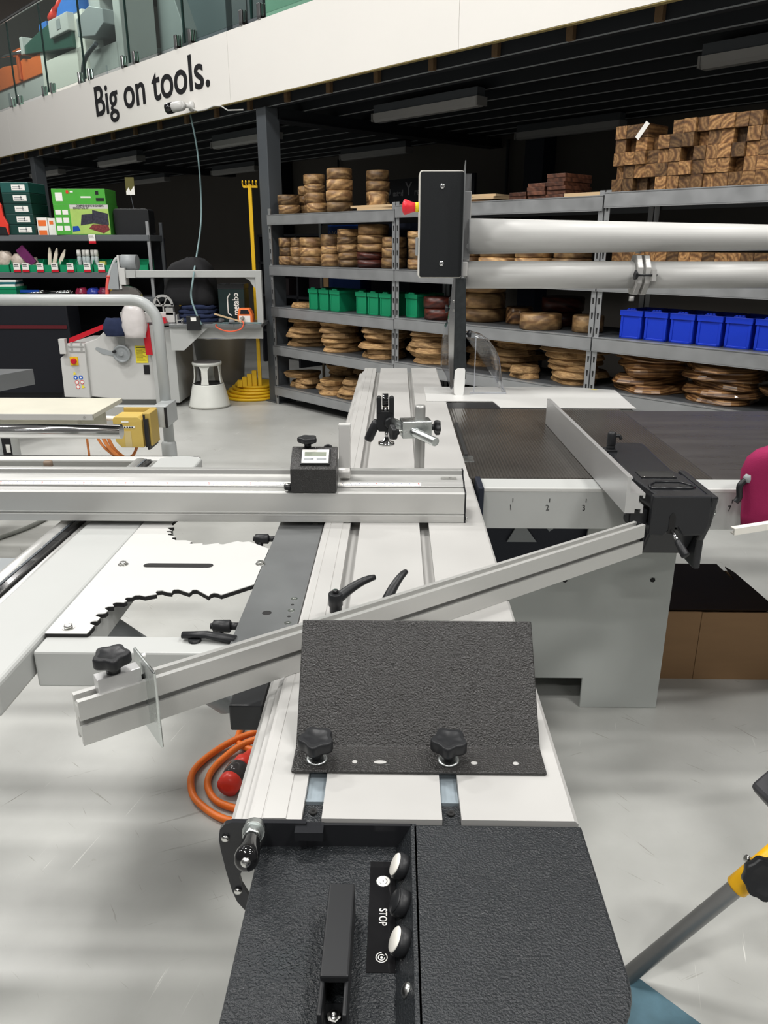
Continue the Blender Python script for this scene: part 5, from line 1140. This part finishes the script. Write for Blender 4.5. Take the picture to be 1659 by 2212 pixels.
m = MB(); m.box((-.11,-.1015,.245),(.268,-.1002,.284)); m.build('title_panel', mat('pale_print', (.62,.60,.58), .5), t, world=False)
text_mesh("COMPREHENSIVE ENGINEER'S", .026, 'title', INK, t, frame((.09,-.1025,.271),(1,0,0),(0,0,1)), sx=.78, ext=.0004, bold=.0006, world=False)
text_mesh("SERVICE TOOL KIT", .024, 'title', INK, t, frame((.0,-.1025,.25),(1,0,0),(0,0,1)), sx=.75, ext=.0004, bold=.0006, world=False)
m = MB(); m.prism([(-.02,.09),(.11,.11),(.11,.20),(.0,.19)], -.1035, -.102, 'y'); m.prism([(.10,.11),(.26,.09),(.26,.20),(.11,.235)], -.1035, -.102, 'y'); m.build('pictured_tools', mat('photo_dark', (.05,.05,.07), .4, var=.8, vscale=60), t, world=False)
m = MB(); m.prism([(.06,.06),(.20,.015),(.262,.05),(.25,.095),(.10,.10)], -.1045, -.1036, 'y'); m.build('pictured_case', mat('photo_red', (.22,.05,.05), .4, var=.9, vscale=80), t, world=False)
m = MB(); m.prism([(-.105,.03),(-.03,.04),(-.045,.085),(-.10,.08)], -.1035, -.102, 'y'); m.build('pictured_blue_case', BLUEC, t, world=False)
m = MB()
for k in range(3):
    for j in range(2): m.box((-.255+j*.07,-.1015,.04+k*.075),(-.20+j*.07,-.1002,.085+k*.075))
m.build('side_pictures', PAPER, t, world=False)
t = thing('tool_kit_carton', 'green carton with red badge, upper of the two green boxes on the shop shelf', 'carton', (-3.18,8.31,1.869), R(2))
m = MB(); m.box((-.265,-.1,0),(.265,.25,.145)); m.build('box', GREENC, t, bevel=.003, world=False)
m = MB(); m.box((-.12,-.1015,.10),(-.095,-.1002,.13)); m.build('red_badge', REDPL, t, world=False)
m = MB(); m.box((.02,-.1015,.06),(.12,-.1002,.075)); m.box((-.08,-.1015,.11),(-.05,-.1002,.125)); m.box((-.23,-.1015,.03),(-.16,-.1002,.11)); m.build('pale_print', PAPER, t, world=False)
m = MB(); m.box((.17,-.1015,.09),(.20,-.1002,.125)); m.box((.17,-.1015,.03),(.25,-.1002,.06)); m.build('dark_print', INK, t, world=False)
m = MB(); m.prism(rrect(-.18,0,.18,.25,.03), 0, .2, 'y'); single(m, 'black_case', BLACK, 'plain black case to the right of the green tool kit boxes', 'case', (-2.70,8.3,1.5825), bevel=.005)
for i, x in enumerate((-4.06,-3.88,-3.72,-3.56,-3.37,-3.20,-3.02,-2.82,-2.63)):
    t = thing('parts_bin', 'small green open-front parts bin on the shop shelf, %s' % from_end(i,9), 'parts bin', (x,8.2,1.2225), 0, 'green parts bins on the shop shelf')
    m = MB(); m.prism([(0,0),(.22,0),(.22,.125),(.08,.125),(.02,.075),(0,.07)], -.082, -.077, 'x'); m.prism([(0,0),(.22,0),(.22,.125),(.08,.125),(.02,.075),(0,.07)], .077, .082, 'x'); m.box((-.078,0,0),(.078,.22,.004)); m.box((-.078,0,.003),(.078,.005,.07)); m.box((-.078,.215,0),(.078,.22,.125)); m.build('bin', GREENB, t, world=False)
def price(x, y, z, lb):
    t = thing('price_tag', lb, 'price tag', (x,y,z), 0, 'red price tags')
    m = MB(); m.box((-.036,-.004,-.012),(.036,0,.012)); m.build('holder', RED, t, world=False)
    m = MB(); m.box((-.034,-.003,.012),(.034,0,.075)); c_ = m.build('card', PAPER, t, world=False)
    m = MB(); m.box((-.028,-.0042,.055),(.015,-.0032,.062)); m.box((-.028,-.0042,.04),(.02,-.0032,.044)); m.build('print', INK, c_, world=False)
for i, x in enumerate((-3.89,-3.80,-3.65,-3.50,-3.34,-3.165,-3.02)): price(x, 8.188, 1.235, 'red price tag with white card below the parts bins, %s' % from_end(i,7))
price(-3.08, 8.186, 1.512, 'red price tag on the upper shop shelf under the green cartons')
for i in range(5):
    t = thing('spray_can', 'white spray can with grey label standing in the parts bins, %s' % from_end(i,5), 'spray can', (-3.268+.045*i,8.27+.02*(i%2),1.2270), 0, 'spray cans')
    m = MB(); m.lathe([(.0205,0),(.0215,.004),(.0215,.135),(.018,.15)], (0,0,0), (0,0,1), 16); m.build('can', mat('can_print', (.45,.5,.5), .3, var=.7, vscale=40) if i == 0 else bpy.data.materials['can_print'], t, world=False)
    m = MB(); m.lathe([(.0205,.15),(.0205,.205),(.016,.212)], (0,0,0), (0,0,1), 16); m.build('cap', PAPER, t, world=False)
for i,(x,rx) in enumerate(((-3.585,.12),(-3.545,.3),(-3.50,.5))):
    m = MB(); m.prism([(-.018,0),(.018,0),(.02,.14),(.005,.20),(-.005,.20),(-.016,.14)], -.008, .008, 'y'); o = single(m, 'glue_tube', mat('cream_plastic', (.72,.66,.55), .4) if i == 0 else bpy.data.materials['cream_plastic'], 'cream glue pouch standing in a parts bin, %s' % from_end(i,3), 'pouch', (x,8.27,1.265), 0, 'glue pouches'); o.rotation_euler = (0, rx, 0)
for i,(x,w_) in enumerate(((-4.05,.15),(-3.90,.16),(-3.78,.13))):
    bag('clear bag of fittings lying in the parts bins, %s' % from_end(i,3), (x,8.3,1.2275), w_, .20-.03*i, .12, mat('bag_cream', (.60,.52,.45), .3, trans=.15, var=.4, vscale=40, bump=.5, bscale=30) if i == 0 else bpy.data.materials['bag_cream'], 'fittings_bag', 20+i)
m = MB(); m.box((-.045,-.012,0),(.045,.012,.20)); o = single(m, 'blister_pack', mat('blister_red_blue', (.16,.03,.12), .25, var=.6, vscale=8), 'red and blue blister pack tilted over the parts bins', 'packet', (-3.74,8.245,1.30)); o.rotation_euler = (0, R(-38), 0)
m = MB(); m.box((-.03,-.02,0),(.03,.02,.10)); single(m, 'lime_box', mat('lime_box', (.55,.55,.15), .5, var=.4, vscale=30), 'small yellow-green box standing in a parts bin right of the spray cans', 'box', (-3.02,8.25,1.2275))
# lower shelf goods
for i,(x,l,mt_,lb) in enumerate(((-3.80,.26,CHROME,'chrome tool rack with blue strip on the lower shop shelf'),(-3.53,.28,CHROME,'bundle of chrome spanners on the lower shop shelf'))):
    t = thing('tool_rack' if i == 0 else 'spanner_bundle', lb, 'tools', (x,8.25,.9755))
    m = MB()
    for k in range(4): m.tube([(-l/2,-.02+.03*k,.03+.014*(k%3)),(l/2,-.03+.03*k,.035+.012*((k+1)%3))], .012, 8)
    m.build('bars', mt_, t, world=False)
    m = MB(); m.box((-l/2,-.03,0),(l/2,.08,.02)); m.build('tray', BLACK, t, world=False)
    if i == 0: m = MB(); m.box((-l/2+.02,-.034,.045),(l/2-.04,-.030,.07)); m.build('blue_strip', BLUEC, t, world=False)
for i,(x,c) in enumerate(((-3.28,(.22,.02,.05)),(-3.16,(.03,.05,.30)),(-3.04,(.16,.02,.06)),(-2.92,(.30,.20,.03)))):
    bag('glossy coloured bag of small parts on the lower shop shelf, %s' % from_end(i,4), (x,8.26,.9755), .12, .085, .12, mat('parts_bag_%d' % i, c, .25, var=.6, vscale=40, bump=.5, bscale=60), 'parts_bag', 30+i)
t = thing('large_bin', 'larger green bin at the left edge of the lower shop shelf', 'storage bin', (-4.02,8.2,.9755))
m = MB(); m.box((-.12,-.04,0),(.10,.2,.10)); m.box((-.12,-.045,.08),(.105,.2,.105)); m.build('bin', GREENB, t, bevel=.004, world=False)
for i in range(3):
    m = MB(); m.box((-.12,-.1,0),(.10,.1,.022)); single(m, 'catalogue', PAPER if i != 1 else mat('teal_cover', (.02,.16,.18), .3), '%s catalogue stacked on the larger green bin' % in_stack(i,3), 'catalogue', (-4.03,8.27,1.081+i*.0225), .05*i)
# yellow handled clamps standing behind the machine
for i in range(3):
    t = thing('yellow_clamp', 'yellow-headed wooden handled tool behind the white machine, %s' % from_end(i,3), 'tool', (-2.18+.05*i,7.85+.03*i,0), 0, 'yellow tools')
    m = MB(); m.tube([(.10,0,.78),(-.02,0,1.04)], .016, 8); m.build('handle', YEL, t, world=False)
    m = MB(); m.prism(rrect(-.065,1.03,.0,1.12,.012), -.03, .03, 'y'); m.build('head', YELB, t, bevel=.008, world=False); m = MB(); m.tube([(.10,0,.78),(.17,0,.62)], .012, 6); m.build('shaft', DGREY, t, world=False)
t = thing('hanging_sign', 'olive and white pennant sign on a thin rod above the black case', 'sign', (-2.68,8.35,1.833))
m = MB(); m.tube([(0,0,0),(-.02,0,.15)], .004, 6); m.build('rod', DGREY, t, world=False)
m = MB(); m.box((-.06,-.004,.13),(.03,.004,.295)); cd = m.build('card', mat('olive_card', (.12,.11,.03), .6), t, world=False); m = MB(); m.prism([(-.058,.132),(.028,.132),(.028,.215),(-.015,.165),(-.03,.20),(-.058,.165)], -.0055, -.0045, 'y'); m.build('white_print', PAPER, cd, world=False)
# storage behind: dark shelving, pale plank, dark case under the mezzanine
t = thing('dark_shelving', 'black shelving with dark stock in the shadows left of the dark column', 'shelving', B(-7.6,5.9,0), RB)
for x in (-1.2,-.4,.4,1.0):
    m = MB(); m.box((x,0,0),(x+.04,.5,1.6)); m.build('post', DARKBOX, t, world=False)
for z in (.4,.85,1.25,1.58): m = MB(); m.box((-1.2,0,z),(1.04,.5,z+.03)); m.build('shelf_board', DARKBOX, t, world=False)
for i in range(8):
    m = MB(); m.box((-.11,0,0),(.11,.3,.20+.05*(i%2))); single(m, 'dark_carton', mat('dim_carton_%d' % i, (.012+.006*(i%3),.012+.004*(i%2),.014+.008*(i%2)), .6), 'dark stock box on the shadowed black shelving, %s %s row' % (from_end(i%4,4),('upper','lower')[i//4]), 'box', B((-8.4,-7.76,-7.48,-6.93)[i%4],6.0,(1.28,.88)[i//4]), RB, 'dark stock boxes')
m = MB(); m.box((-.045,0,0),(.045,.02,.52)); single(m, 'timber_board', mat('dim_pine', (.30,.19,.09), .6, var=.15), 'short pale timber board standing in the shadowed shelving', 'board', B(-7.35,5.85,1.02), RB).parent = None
# ------------------------------------------------------------------ left foreground machine frame
t = thing('tube_frame_machine', 'grey tubular machine frame with worn board and chrome bar, left of the sliding table', 'machine frame', (-1.9,4.2,0))
m = MB(); pth = [(-3.0,4.6,1.190),(-1.545,4.6,1.190)] + [(-1.545+.145*math.sin(a), 4.6, 1.045+.145*math.cos(a)) for a in [PI/2*k/8 for k in range(1,9)]] + [(-1.400,4.6,.30)]
m.tube(pth, .0325, 18); m.build('tube_frame', TUBEGREY, t)
m = MB(); m.lathe([(.046,0),(.046,.335),(.036,.35),(.033,.352)], (-1.405,4.6,0), (0,0,1), 20); m.build('leg_sleeve', TUBEGREY, t, bevel=.003)
m = MB(); m.box((-3.0,4.42,.485),(-1.36,4.48,.60)); m.box((-1.42,4.40,.48),(-1.34,4.62,.605)); m.build('cross_beam', TUBEGREY, t, bevel=.003)
m = MB(); m.box((-1.352,4.395,.48),(-1.338,4.405,.60)); m.build('end_strip', BLACK, t)
m = MB(); m.box((-3.0,3.50,.728),(-1.41,3.90,.750)); m.box((-3.0,3.50,.722),(-1.41,3.506,.750)); bd_ = m.build('worn_board', PLY, t, bevel=.002)
m = MB(); m.box((-3.0,3.495,.724),(-1.412,3.5,.751)); m.build('board_edge_strip', ALUW, bd_); m = MB(); m.lathe([(.006,0),(.006,.002)], (-1.45,3.495,.737), (0,-1,0), 10); m.build('edge_screw', BOLT, bd_)
m = MB(); m.box((-3.0,3.53,.66),(-1.5,3.57,.728)); m.box((-3.0,3.85,.62),(-1.5,3.89,.728)); m.box((-2.0,3.5,.60),(-1.96,4.45,.64)); m.box((-2.4,3.3,.60),(-2.36,4.45,.64)); m.build('board_support', PLY, t)
m = MB(); m.tube([(-3.0,3.3,.7165),(-1.212,3.3,.7165)], .0320, 28); m.build('chrome_bar', CHROME, t)
m = MB(); m.box((-2.1,3.45,.42),(-1.79,3.53,.655)); cbx = m.build('control_box', TUBEGREY, t, bevel=.003)
m = MB(); m.box((-1.832,3.446,.42),(-1.791,3.4498,.655)); gl_ = m.build('label_plate', INK, cbx)
m = MB()
for k in range(3): m.box((-1.815,3.444,.46+k*.06),(-1.796,3.4456,.498+k*.06))
m.build('label_print', PAPER, gl_)
m = MB(); m.box((-2.42,3.26,.0),(-2.34,3.34,.69)); m.build('bar_leg', TUBEGREY, t)
m = MB(); m.box((-1.395,4.21,.395),(-1.408,4.37,.57)); m.build('box_gasket', BLACK, t)
m = MB(); m.prism([(-1.59,.44),(-1.56,.405),(-1.43,.405),(-1.43,.565),(-1.45,.582),(-1.585,.582),(-1.595,.565)], 4.22, 4.36, 'y'); jb = m.build('junction_box', MUST, t, bevel=.004)
m = MB(); m.box((-1.43,4.235,.41),(-1.385,4.38,.60)); m.box((-1.58,4.37,.41),(-1.39,4.385,.605)); m.build('box_base', MUSTD, jb, bevel=.004)
m = MB(); m.box((-1.424,4.228,.405),(-1.414,4.375,.592)); m.build('seal', BLACK, jb)
m = MB(); m.box((-1.545,4.2185,.547),(-1.505,4.2195,.558)); m.box((-1.585,4.2185,.517),(-1.47,4.2195,.529)); lb_ = m.build('dymo_label', PAPER, jb)
m = MB()
for k in range(7): m.box((-1.575+k*.014,4.218,.520),(-1.566+k*.014,4.2184,.526))
m.build('label_print', INK, lb_)
m = MB(); m.box((-1.535,4.2187,.41),(-1.497,4.2197,.50)); m.build('tape_patch', mat('clear_tape', (.62,.50,.24), .25), jb)
m = MB(); m.tube([(-1.59,4.30,.555),(-1.66,4.32,.553),(-1.85,4.40,.55)], .014, 8); m.build('conduit', IVORY, t)
m = MB(); cx_tube(m, [(-1.70,4.30,.58),(-1.69,4.28,.48),(-1.64,4.25,.39),(-1.57,4.24,.33),(-1.545,4.25,.325)], .011, 6); cx_tube(m, [(-1.68,4.32,.58),(-1.665,4.30,.46),(-1.62,4.27,.38),(-1.56,4.26,.33)], .010, 6); cx_tube(m, [(-1.72,4.30,.58),(-1.72,4.28,.47),(-1.67,4.26,.39),(-1.58,4.25,.33),(-1.52,4.27,.345),(-1.49,4.28,.40)], .008, 6)
m.tube([(-1.785,4.3,.58),(-1.785,4.3,.25)], .007, 6); m.build('cable_loop', mat('dusty_orange_cable', (.55,.20,.06), .5), t)
m = MB(); cx_tube(m, [(-2.25,3.6,.012),(-2.05,3.95,.012),(-1.98,4.25,.012),(-1.85,4.65,.012)], .012, 8); tag(m.build('floor_hose', mat('grey_hose', (.26,.27,.25), .6)), 'grey hose lying on the floor under the tube frame', 'hose')
t = thing('steel_side_table', 'grey steel table corner at the far left beyond the worn board', 'table', (-3.4,6.0,0))
m = MB(); m.prism([(-3.9,5.1),(-3.22,5.35),(-2.90,6.12),(-3.9,6.12)], .432, .555); m.build('table_box', mat('hammer_grey', (.24,.25,.26), .35, .4, bump=.2, bscale=120), t, bevel=.003); m = MB(); m.box((-3.7,5.5,0),(-3.62,5.58,.432)); m.box((-3.2,5.9,0),(-3.14,5.96,.432)); m.build('leg', MGREY, t)
m = MB(); m.prism([(-3.75,6.9),(-3.2,7.4),(-3.2,7.48),(-3.8,7.0)], 0, .05); single(m, 'floor_rail', IVORY, 'pale rail on the floor below the steel side table', 'rail', (0,0,0))
# orange lead and red plug on the floor, left of the console
m = MB(); cx_tube(m, [(-.10,2.55,.012),(-.38,2.38,.012),(-.485,2.23,.012),(-.50,2.10,.012),(-.49,2.04,.012),(-.42,2.0,.012),(-.30,1.98,.012)], .0105, 8)
cx_tube(m, [(-.38,2.10,.034),(-.49,2.055,.022),(-.565,1.985,.012),(-.60,1.90,.012),(-.585,1.82,.012),(-.545,1.76,.012),(-.46,1.70,.012),(-.34,1.68,.012)], .0105, 8)
cx_tube(m, [(-.38,2.06,.034),(-.475,2.02,.022),(-.53,1.95,.012),(-.548,1.88,.012),(-.535,1.82,.012),(-.49,1.765,.012),(-.40,1.73,.012)], .0105, 8)
tag(m.build('orange_extension_lead', ORANGE), 'orange extension lead coiled on the floor left of the sliding table', 'cord')
t = thing('red_connector', 'red mains connector with clear collar on the floor inside the orange coil', 'plug', (-.45,1.87,0))
m = MB(); ax = Vector((.25,.95,.0)); b0 = Vector((-.478,1.80,.036))
m.lathe([(.012,-.0),(.032,.004),(.034,.03),(.028,.045)], b0, ax, 18); m.lathe([(.030,.085),(.030,.12),(.022,.13),(.014,.165),(.011,.17)], b0, ax, 18); m.build('shell', REDPL, t)
m = MB(); m.lathe([(.0325,.030),(.036,.05),(.036,.08),(.031,.09)], b0, ax, 18); m.build('clear_collar', mat('smoky_clear', (.10,.09,.09), .08, trans=.3), t)
# carton beside the saw cabinet
t = thing('cardboard_carton', 'open brown cardboard carton with dark board on top, right of the saw cabinet', 'carton', (1.3,2.65,0))
m = MB(); m.box((.925,2.466,.0),(1.085,2.472,.270)); m.box((1.086,2.464,.0),(1.366,2.470,.269)); m.box((.925,2.874,0),(1.34,2.88,.25)); m.box((.925,2.47,0),(.931,2.88,.25)); m.box((1.334,2.49,0),(1.340,2.88,.25)); m.box((.925,2.47,0),(1.34,2.88,.006)); m.build('carton', CARDB, t)
m = MB(); m.prism([(.93,2.475),(1.355,2.475),(1.336,2.80),(1.322,2.86),(1.308,2.74),(1.304,2.728),(1.300,2.745),(1.298,2.885),(.93,2.89)], .272, .277); m.build('dark_board', DKLID, t)
# magenta cover and pale strip at the right edge
m = MB(); m.prism([(0,0),(.018,0),(.018,.004),(.004,.004),(.004,.014),(.018,.014),(.018,.018),(0,.018)], 0, .6, 'x'); o = single(m, 'pale_channel', IVORY, 'pale plastic channel strip leaning out under the magenta cover', 'strip', (.866,1.85,.795)); o.rotation_euler = (0, R(-6), R(9))
t = thing('fabric_cover', 'magenta fabric cover with black strap, cut by the right edge of the photo', 'cover', (.97,1.94,.815))
m = MB(); m.smooth = True; n = 20; rg = []
for hw, cx, z in ((.055,.0,0),(.060,.002,.03),(.062,.002,.07),(.066,-.004,.11),(.070,-.006,.15),(.066,-.002,.185),(.05,.004,.205),(.02,.008,.215)):
    rg.append([m.bm.verts.new((cx+hw*math.cos(a)*(1+.04*math.sin(4*a+z*30)), .035*math.sin(a)*(.6+.4*hw/.07)*(1+.06*math.sin(3*a+z*40)), z)) for a in [2*PI*k/n for k in range(n)]])
for a, b_ in zip(rg, rg[1:]):
    for k in range(n): m._f([a[k],a[(k+1)%n],b_[(k+1)%n],b_[k]])
m._f(rg[0][::-1]); m._f(rg[-1]); m.build('cover', MAGENTA, t, world=False).location = (.005,0,-.025)
m = MB(); cx_tube(m, [(-.055,-.01,.11),(-.075,-.015,.09),(-.072,-.015,.06),(-.08,-.015,.045)], .008, 8); m.build('strap', BLACK, t, world=False); m = MB(); m.lathe([(.012,0),(.012,.02)], (-.058,-.01,.10), (.3,0,1), 12); m.build('collar', MGREY, t, world=False)
# light stand at the bottom right
t = thing('work_stand', 'grey tube stand with yellow clamp and black knob, bottom right, on a blue base', 'stand', (.5,1.2,0))
a_ = Vector((.497,1.235,.012)); b_ = Vector((.766,1.235,.352)); dd = (b_-a_).normalized()
m = MB(); m.tube([a_, b_ + dd*.45], .0170, 24); m.build('tube', mat('satin_grey_tube', (.30,.30,.30), .35, .5, var=.08), t)
m = MB(); m.tube([a_+dd*.318, a_+dd*.322, a_+dd*.50], [.0195,.0225,.0235], 24); m.build('collar', AMBER, t)
pc = a_+dd*.372 + Vector((.045,-.045,-.035))
m = MB(); knob(m, Vector((.720,1.20,.334)), (-.15,-.85,.35), .040, .024, .012, .012, 9, .05); m.build('clamp_knob', BLACK, t)
m = MB(); m.lathe([(.007,0),(.007,.012),(.004,.013)], a_+dd*.385+Vector((-.022,.0,.018)), (-.77,0,.6), 12); m.build('clamp_bolt', BOLT, t)
m = MB(); m.lathe([(.02,0),(.024,.004),(.024,.02)], a_+dd*.40+Vector((.022,-.022,-.012)), (.3,-.9,-.1), 18); m.build('clamp_boss', AMBER, t)
m = MB(); Mr = Matrix.Rotation(R(-42),3,'Y') @ Matrix.Rotation(R(10),3,'Z'); m.box((.712,1.15,.455),(.832,1.25,.575), Mr); m.build('lamp_body', mat('worn_black_plastic', (.05,.05,.055), .4, var=.3, vscale=40), t, bevel=.012, seg=3)
m = MB(); m.tube([(.775,1.215,.50), a_+dd*.47], .012, 10); m.build('lamp_bracket', BLACK, t)
m = MB(); m.prism([(.488,1.222),(.515,1.25),(.75,1.0),(.66,.86),(.43,1.08)], 0, .012); m.build('base_plate', BLUEF, t, bevel=.002)
# ------------------------------------------------------------------ machines up on the mezzanine deck (building axes)
ZD = 3.2215
def part(mb, name, mt, par, bevel=.01): return mb.build(name, mt, par, bevel=bevel, world=False)
t = thing('edge_machine', 'white machine with bright orange guard behind the leftmost glass panels', 'machine', B(-15.0,5.4,ZD), RB)
m = MB(); m.box((-1.3,0,0),(1.14,.9,.83)); part(m, 'body', WHITE, t)
m = MB(); m.prism([(-1.3,.83),(1.14,.83),(1.15,1.12),(.7,1.10),(.4,1.15),(.1,1.10),(-.5,1.16),(-1.3,1.16)], -.02, .85, 'y'); part(m, 'guard', ORPAINT, t)
m = MB(); m.tube([(-1.3,-.05,1.36),(.6,-.05,1.22)], .025, 10); part(m, 'chrome_rail', CHROME, t, 0)
m = MB(); m.box((.2,-.06,.85),(.3,-.02,1.3)); m.box((.1,-.06,1.2),(.42,-.02,1.3)); part(m, 'guard_bracket', mat('deep_orange', (.55,.11,.02), .45), t)
m = MB(); m.box((-.55,-.01,.55),(-.45,0,.75)); part(m, 'vent', MGREY, t, 0)
t = thing('planer_machine', 'white planer with dark green table and blue guard behind the second glass panel', 'machine', B(-13.2,5.4,ZD), RB)
m = MB(); m.box((-.62,0,0),(.95,.9,.98)); m.box((.70,0,0),(1.02,.8,1.42)); m.box((-.64,-.02,.0),(-.5,.3,1.20)); part(m, 'body', IVORY, t)
m = MB(); m.prism([(-1.2,1.17),(.7,.98),(.70,1.22),(.0,1.42),(-.5,1.38),(-1.25,1.28)], -.05, .8, 'y'); part(m, 'table_underside', GREENM, t)
m = MB(); m.box((.02,-.10,1.19),(.74,.2,1.42)); m.box((-1.28,-.08,1.17),(-1.17,.2,1.42)); part(m, 'cover_box', WHITE, t)
m = MB(); m.box((.33,-.105,1.25),(.47,-.101,1.38)); part(m, 'box_label', MGREY, t, 0)
m = MB(); m.prism([(.05,1.42),(.9,1.38),(1.0,1.75),(.7,1.78),(.2,1.58)], 0, .5, 'y'); m.box((-.6,0,1.40),(-.3,.3,1.50)); part(m, 'blue_guard', BLUEM, t)
m = MB(); m.lathe([(.09,0),(.09,.22)], (-.25,.1,1.52), (1,0,.3), 14); m.lathe([(.07,0),(.07,.2)], (0.0,.1,1.60), (1,0,.5), 14); part(m, 'red_handle', REDPL, t, 0)
t = thing('band_saw', 'pale grey bandsaw with grey motor housing behind the third glass panel', 'machine', B(-11.6,5.4,ZD), RB)
m = MB(); m.box((-.50,0,0),(.45,.7,.86)); m.box((-.55,.1,0),(-.20,.6,2.4)); m.box((.40,.0,0),(.60,.5,2.4)); m.box((-.2,.05,1.55),(.40,.6,1.75)); part(m, 'frame', LGREY, t)
m = MB(); m.prism([(-.45,1.02),(.1,.95),(.40,1.05),(.40,1.22),(.0,1.32),(-.45,1.24)], -.15, .4, 'y'); part(m, 'motor_housing', MGREY, t)
m = MB(); cx_tube(m, [(-.58,-.06,.25),(-.55,-.1,.55),(-.35,-.12,.75),(0,-.1,.88)], .03, 8); part(m, 'hose', DGREY, t, 0)
m = MB(); m.box((.02,-.005,.35),(.06,0,.62)); part(m, 'door_handle', MGREY, t, 0)
t = thing('panel_sander', 'large dull grey machine housing behind the fourth glass panel', 'machine', B(-10.55,6.0,ZD), RB)
m = MB(); m.prism([(-.55,0),(.0,0),(-.05,.75),(.12,.98),(-.15,1.5),(-.25,2.2),(-.55,2.2)], 0, .8, 'y'); m.box((-.15,.1,0),(.65,.8,.74)); part(m, 'housing', mat('dull_grey_housing', (.30,.33,.33), .45), t)
m = MB(); m.box((-.06,.05,0),(.80,.9,.68)); m.box((-.1,.2,.68),(.85,.9,2.2)); part(m, 'base_cabinet', mat('slate_cabinet', (.10,.13,.14), .5), t)
m = MB(); bb(m, (-9.62,6.6,ZD), (-9.0,6.8,6.7)); m.build('trim_deck_column_1', mat('deck_grey', (.20,.22,.22), .6), kind='structure')
t = thing('tall_cabinet', 'dark slate cabinet behind the fifth glass panel', 'cabinet', B(-8.8,5.9,ZD), RB)
m = MB(); m.box((-.3,0,0),(.35,.6,2.2)); part(m, 'cabinet', mat('slate_dark', (.055,.07,.08), .5), t); m = MB(); m.box((.02,-.006,.1),(.03,0,2.1)); part(m, 'door_gap', BLACK, t, 0)
t = thing('green_machine', 'green sheet metal housing at the top edge behind the rightmost glass', 'machine', B(-7.6,5.9,ZD), RB)
m = MB(); m.box((-.8,0,0),(1.4,.8,1.9)); part(m, 'housing', mat('mint_green', (.16,.38,.26), .45), t); m = MB(); m.box((-.8,-.05,.62),(1.4,0,.66)); part(m, 'ledge', LGREY, t)
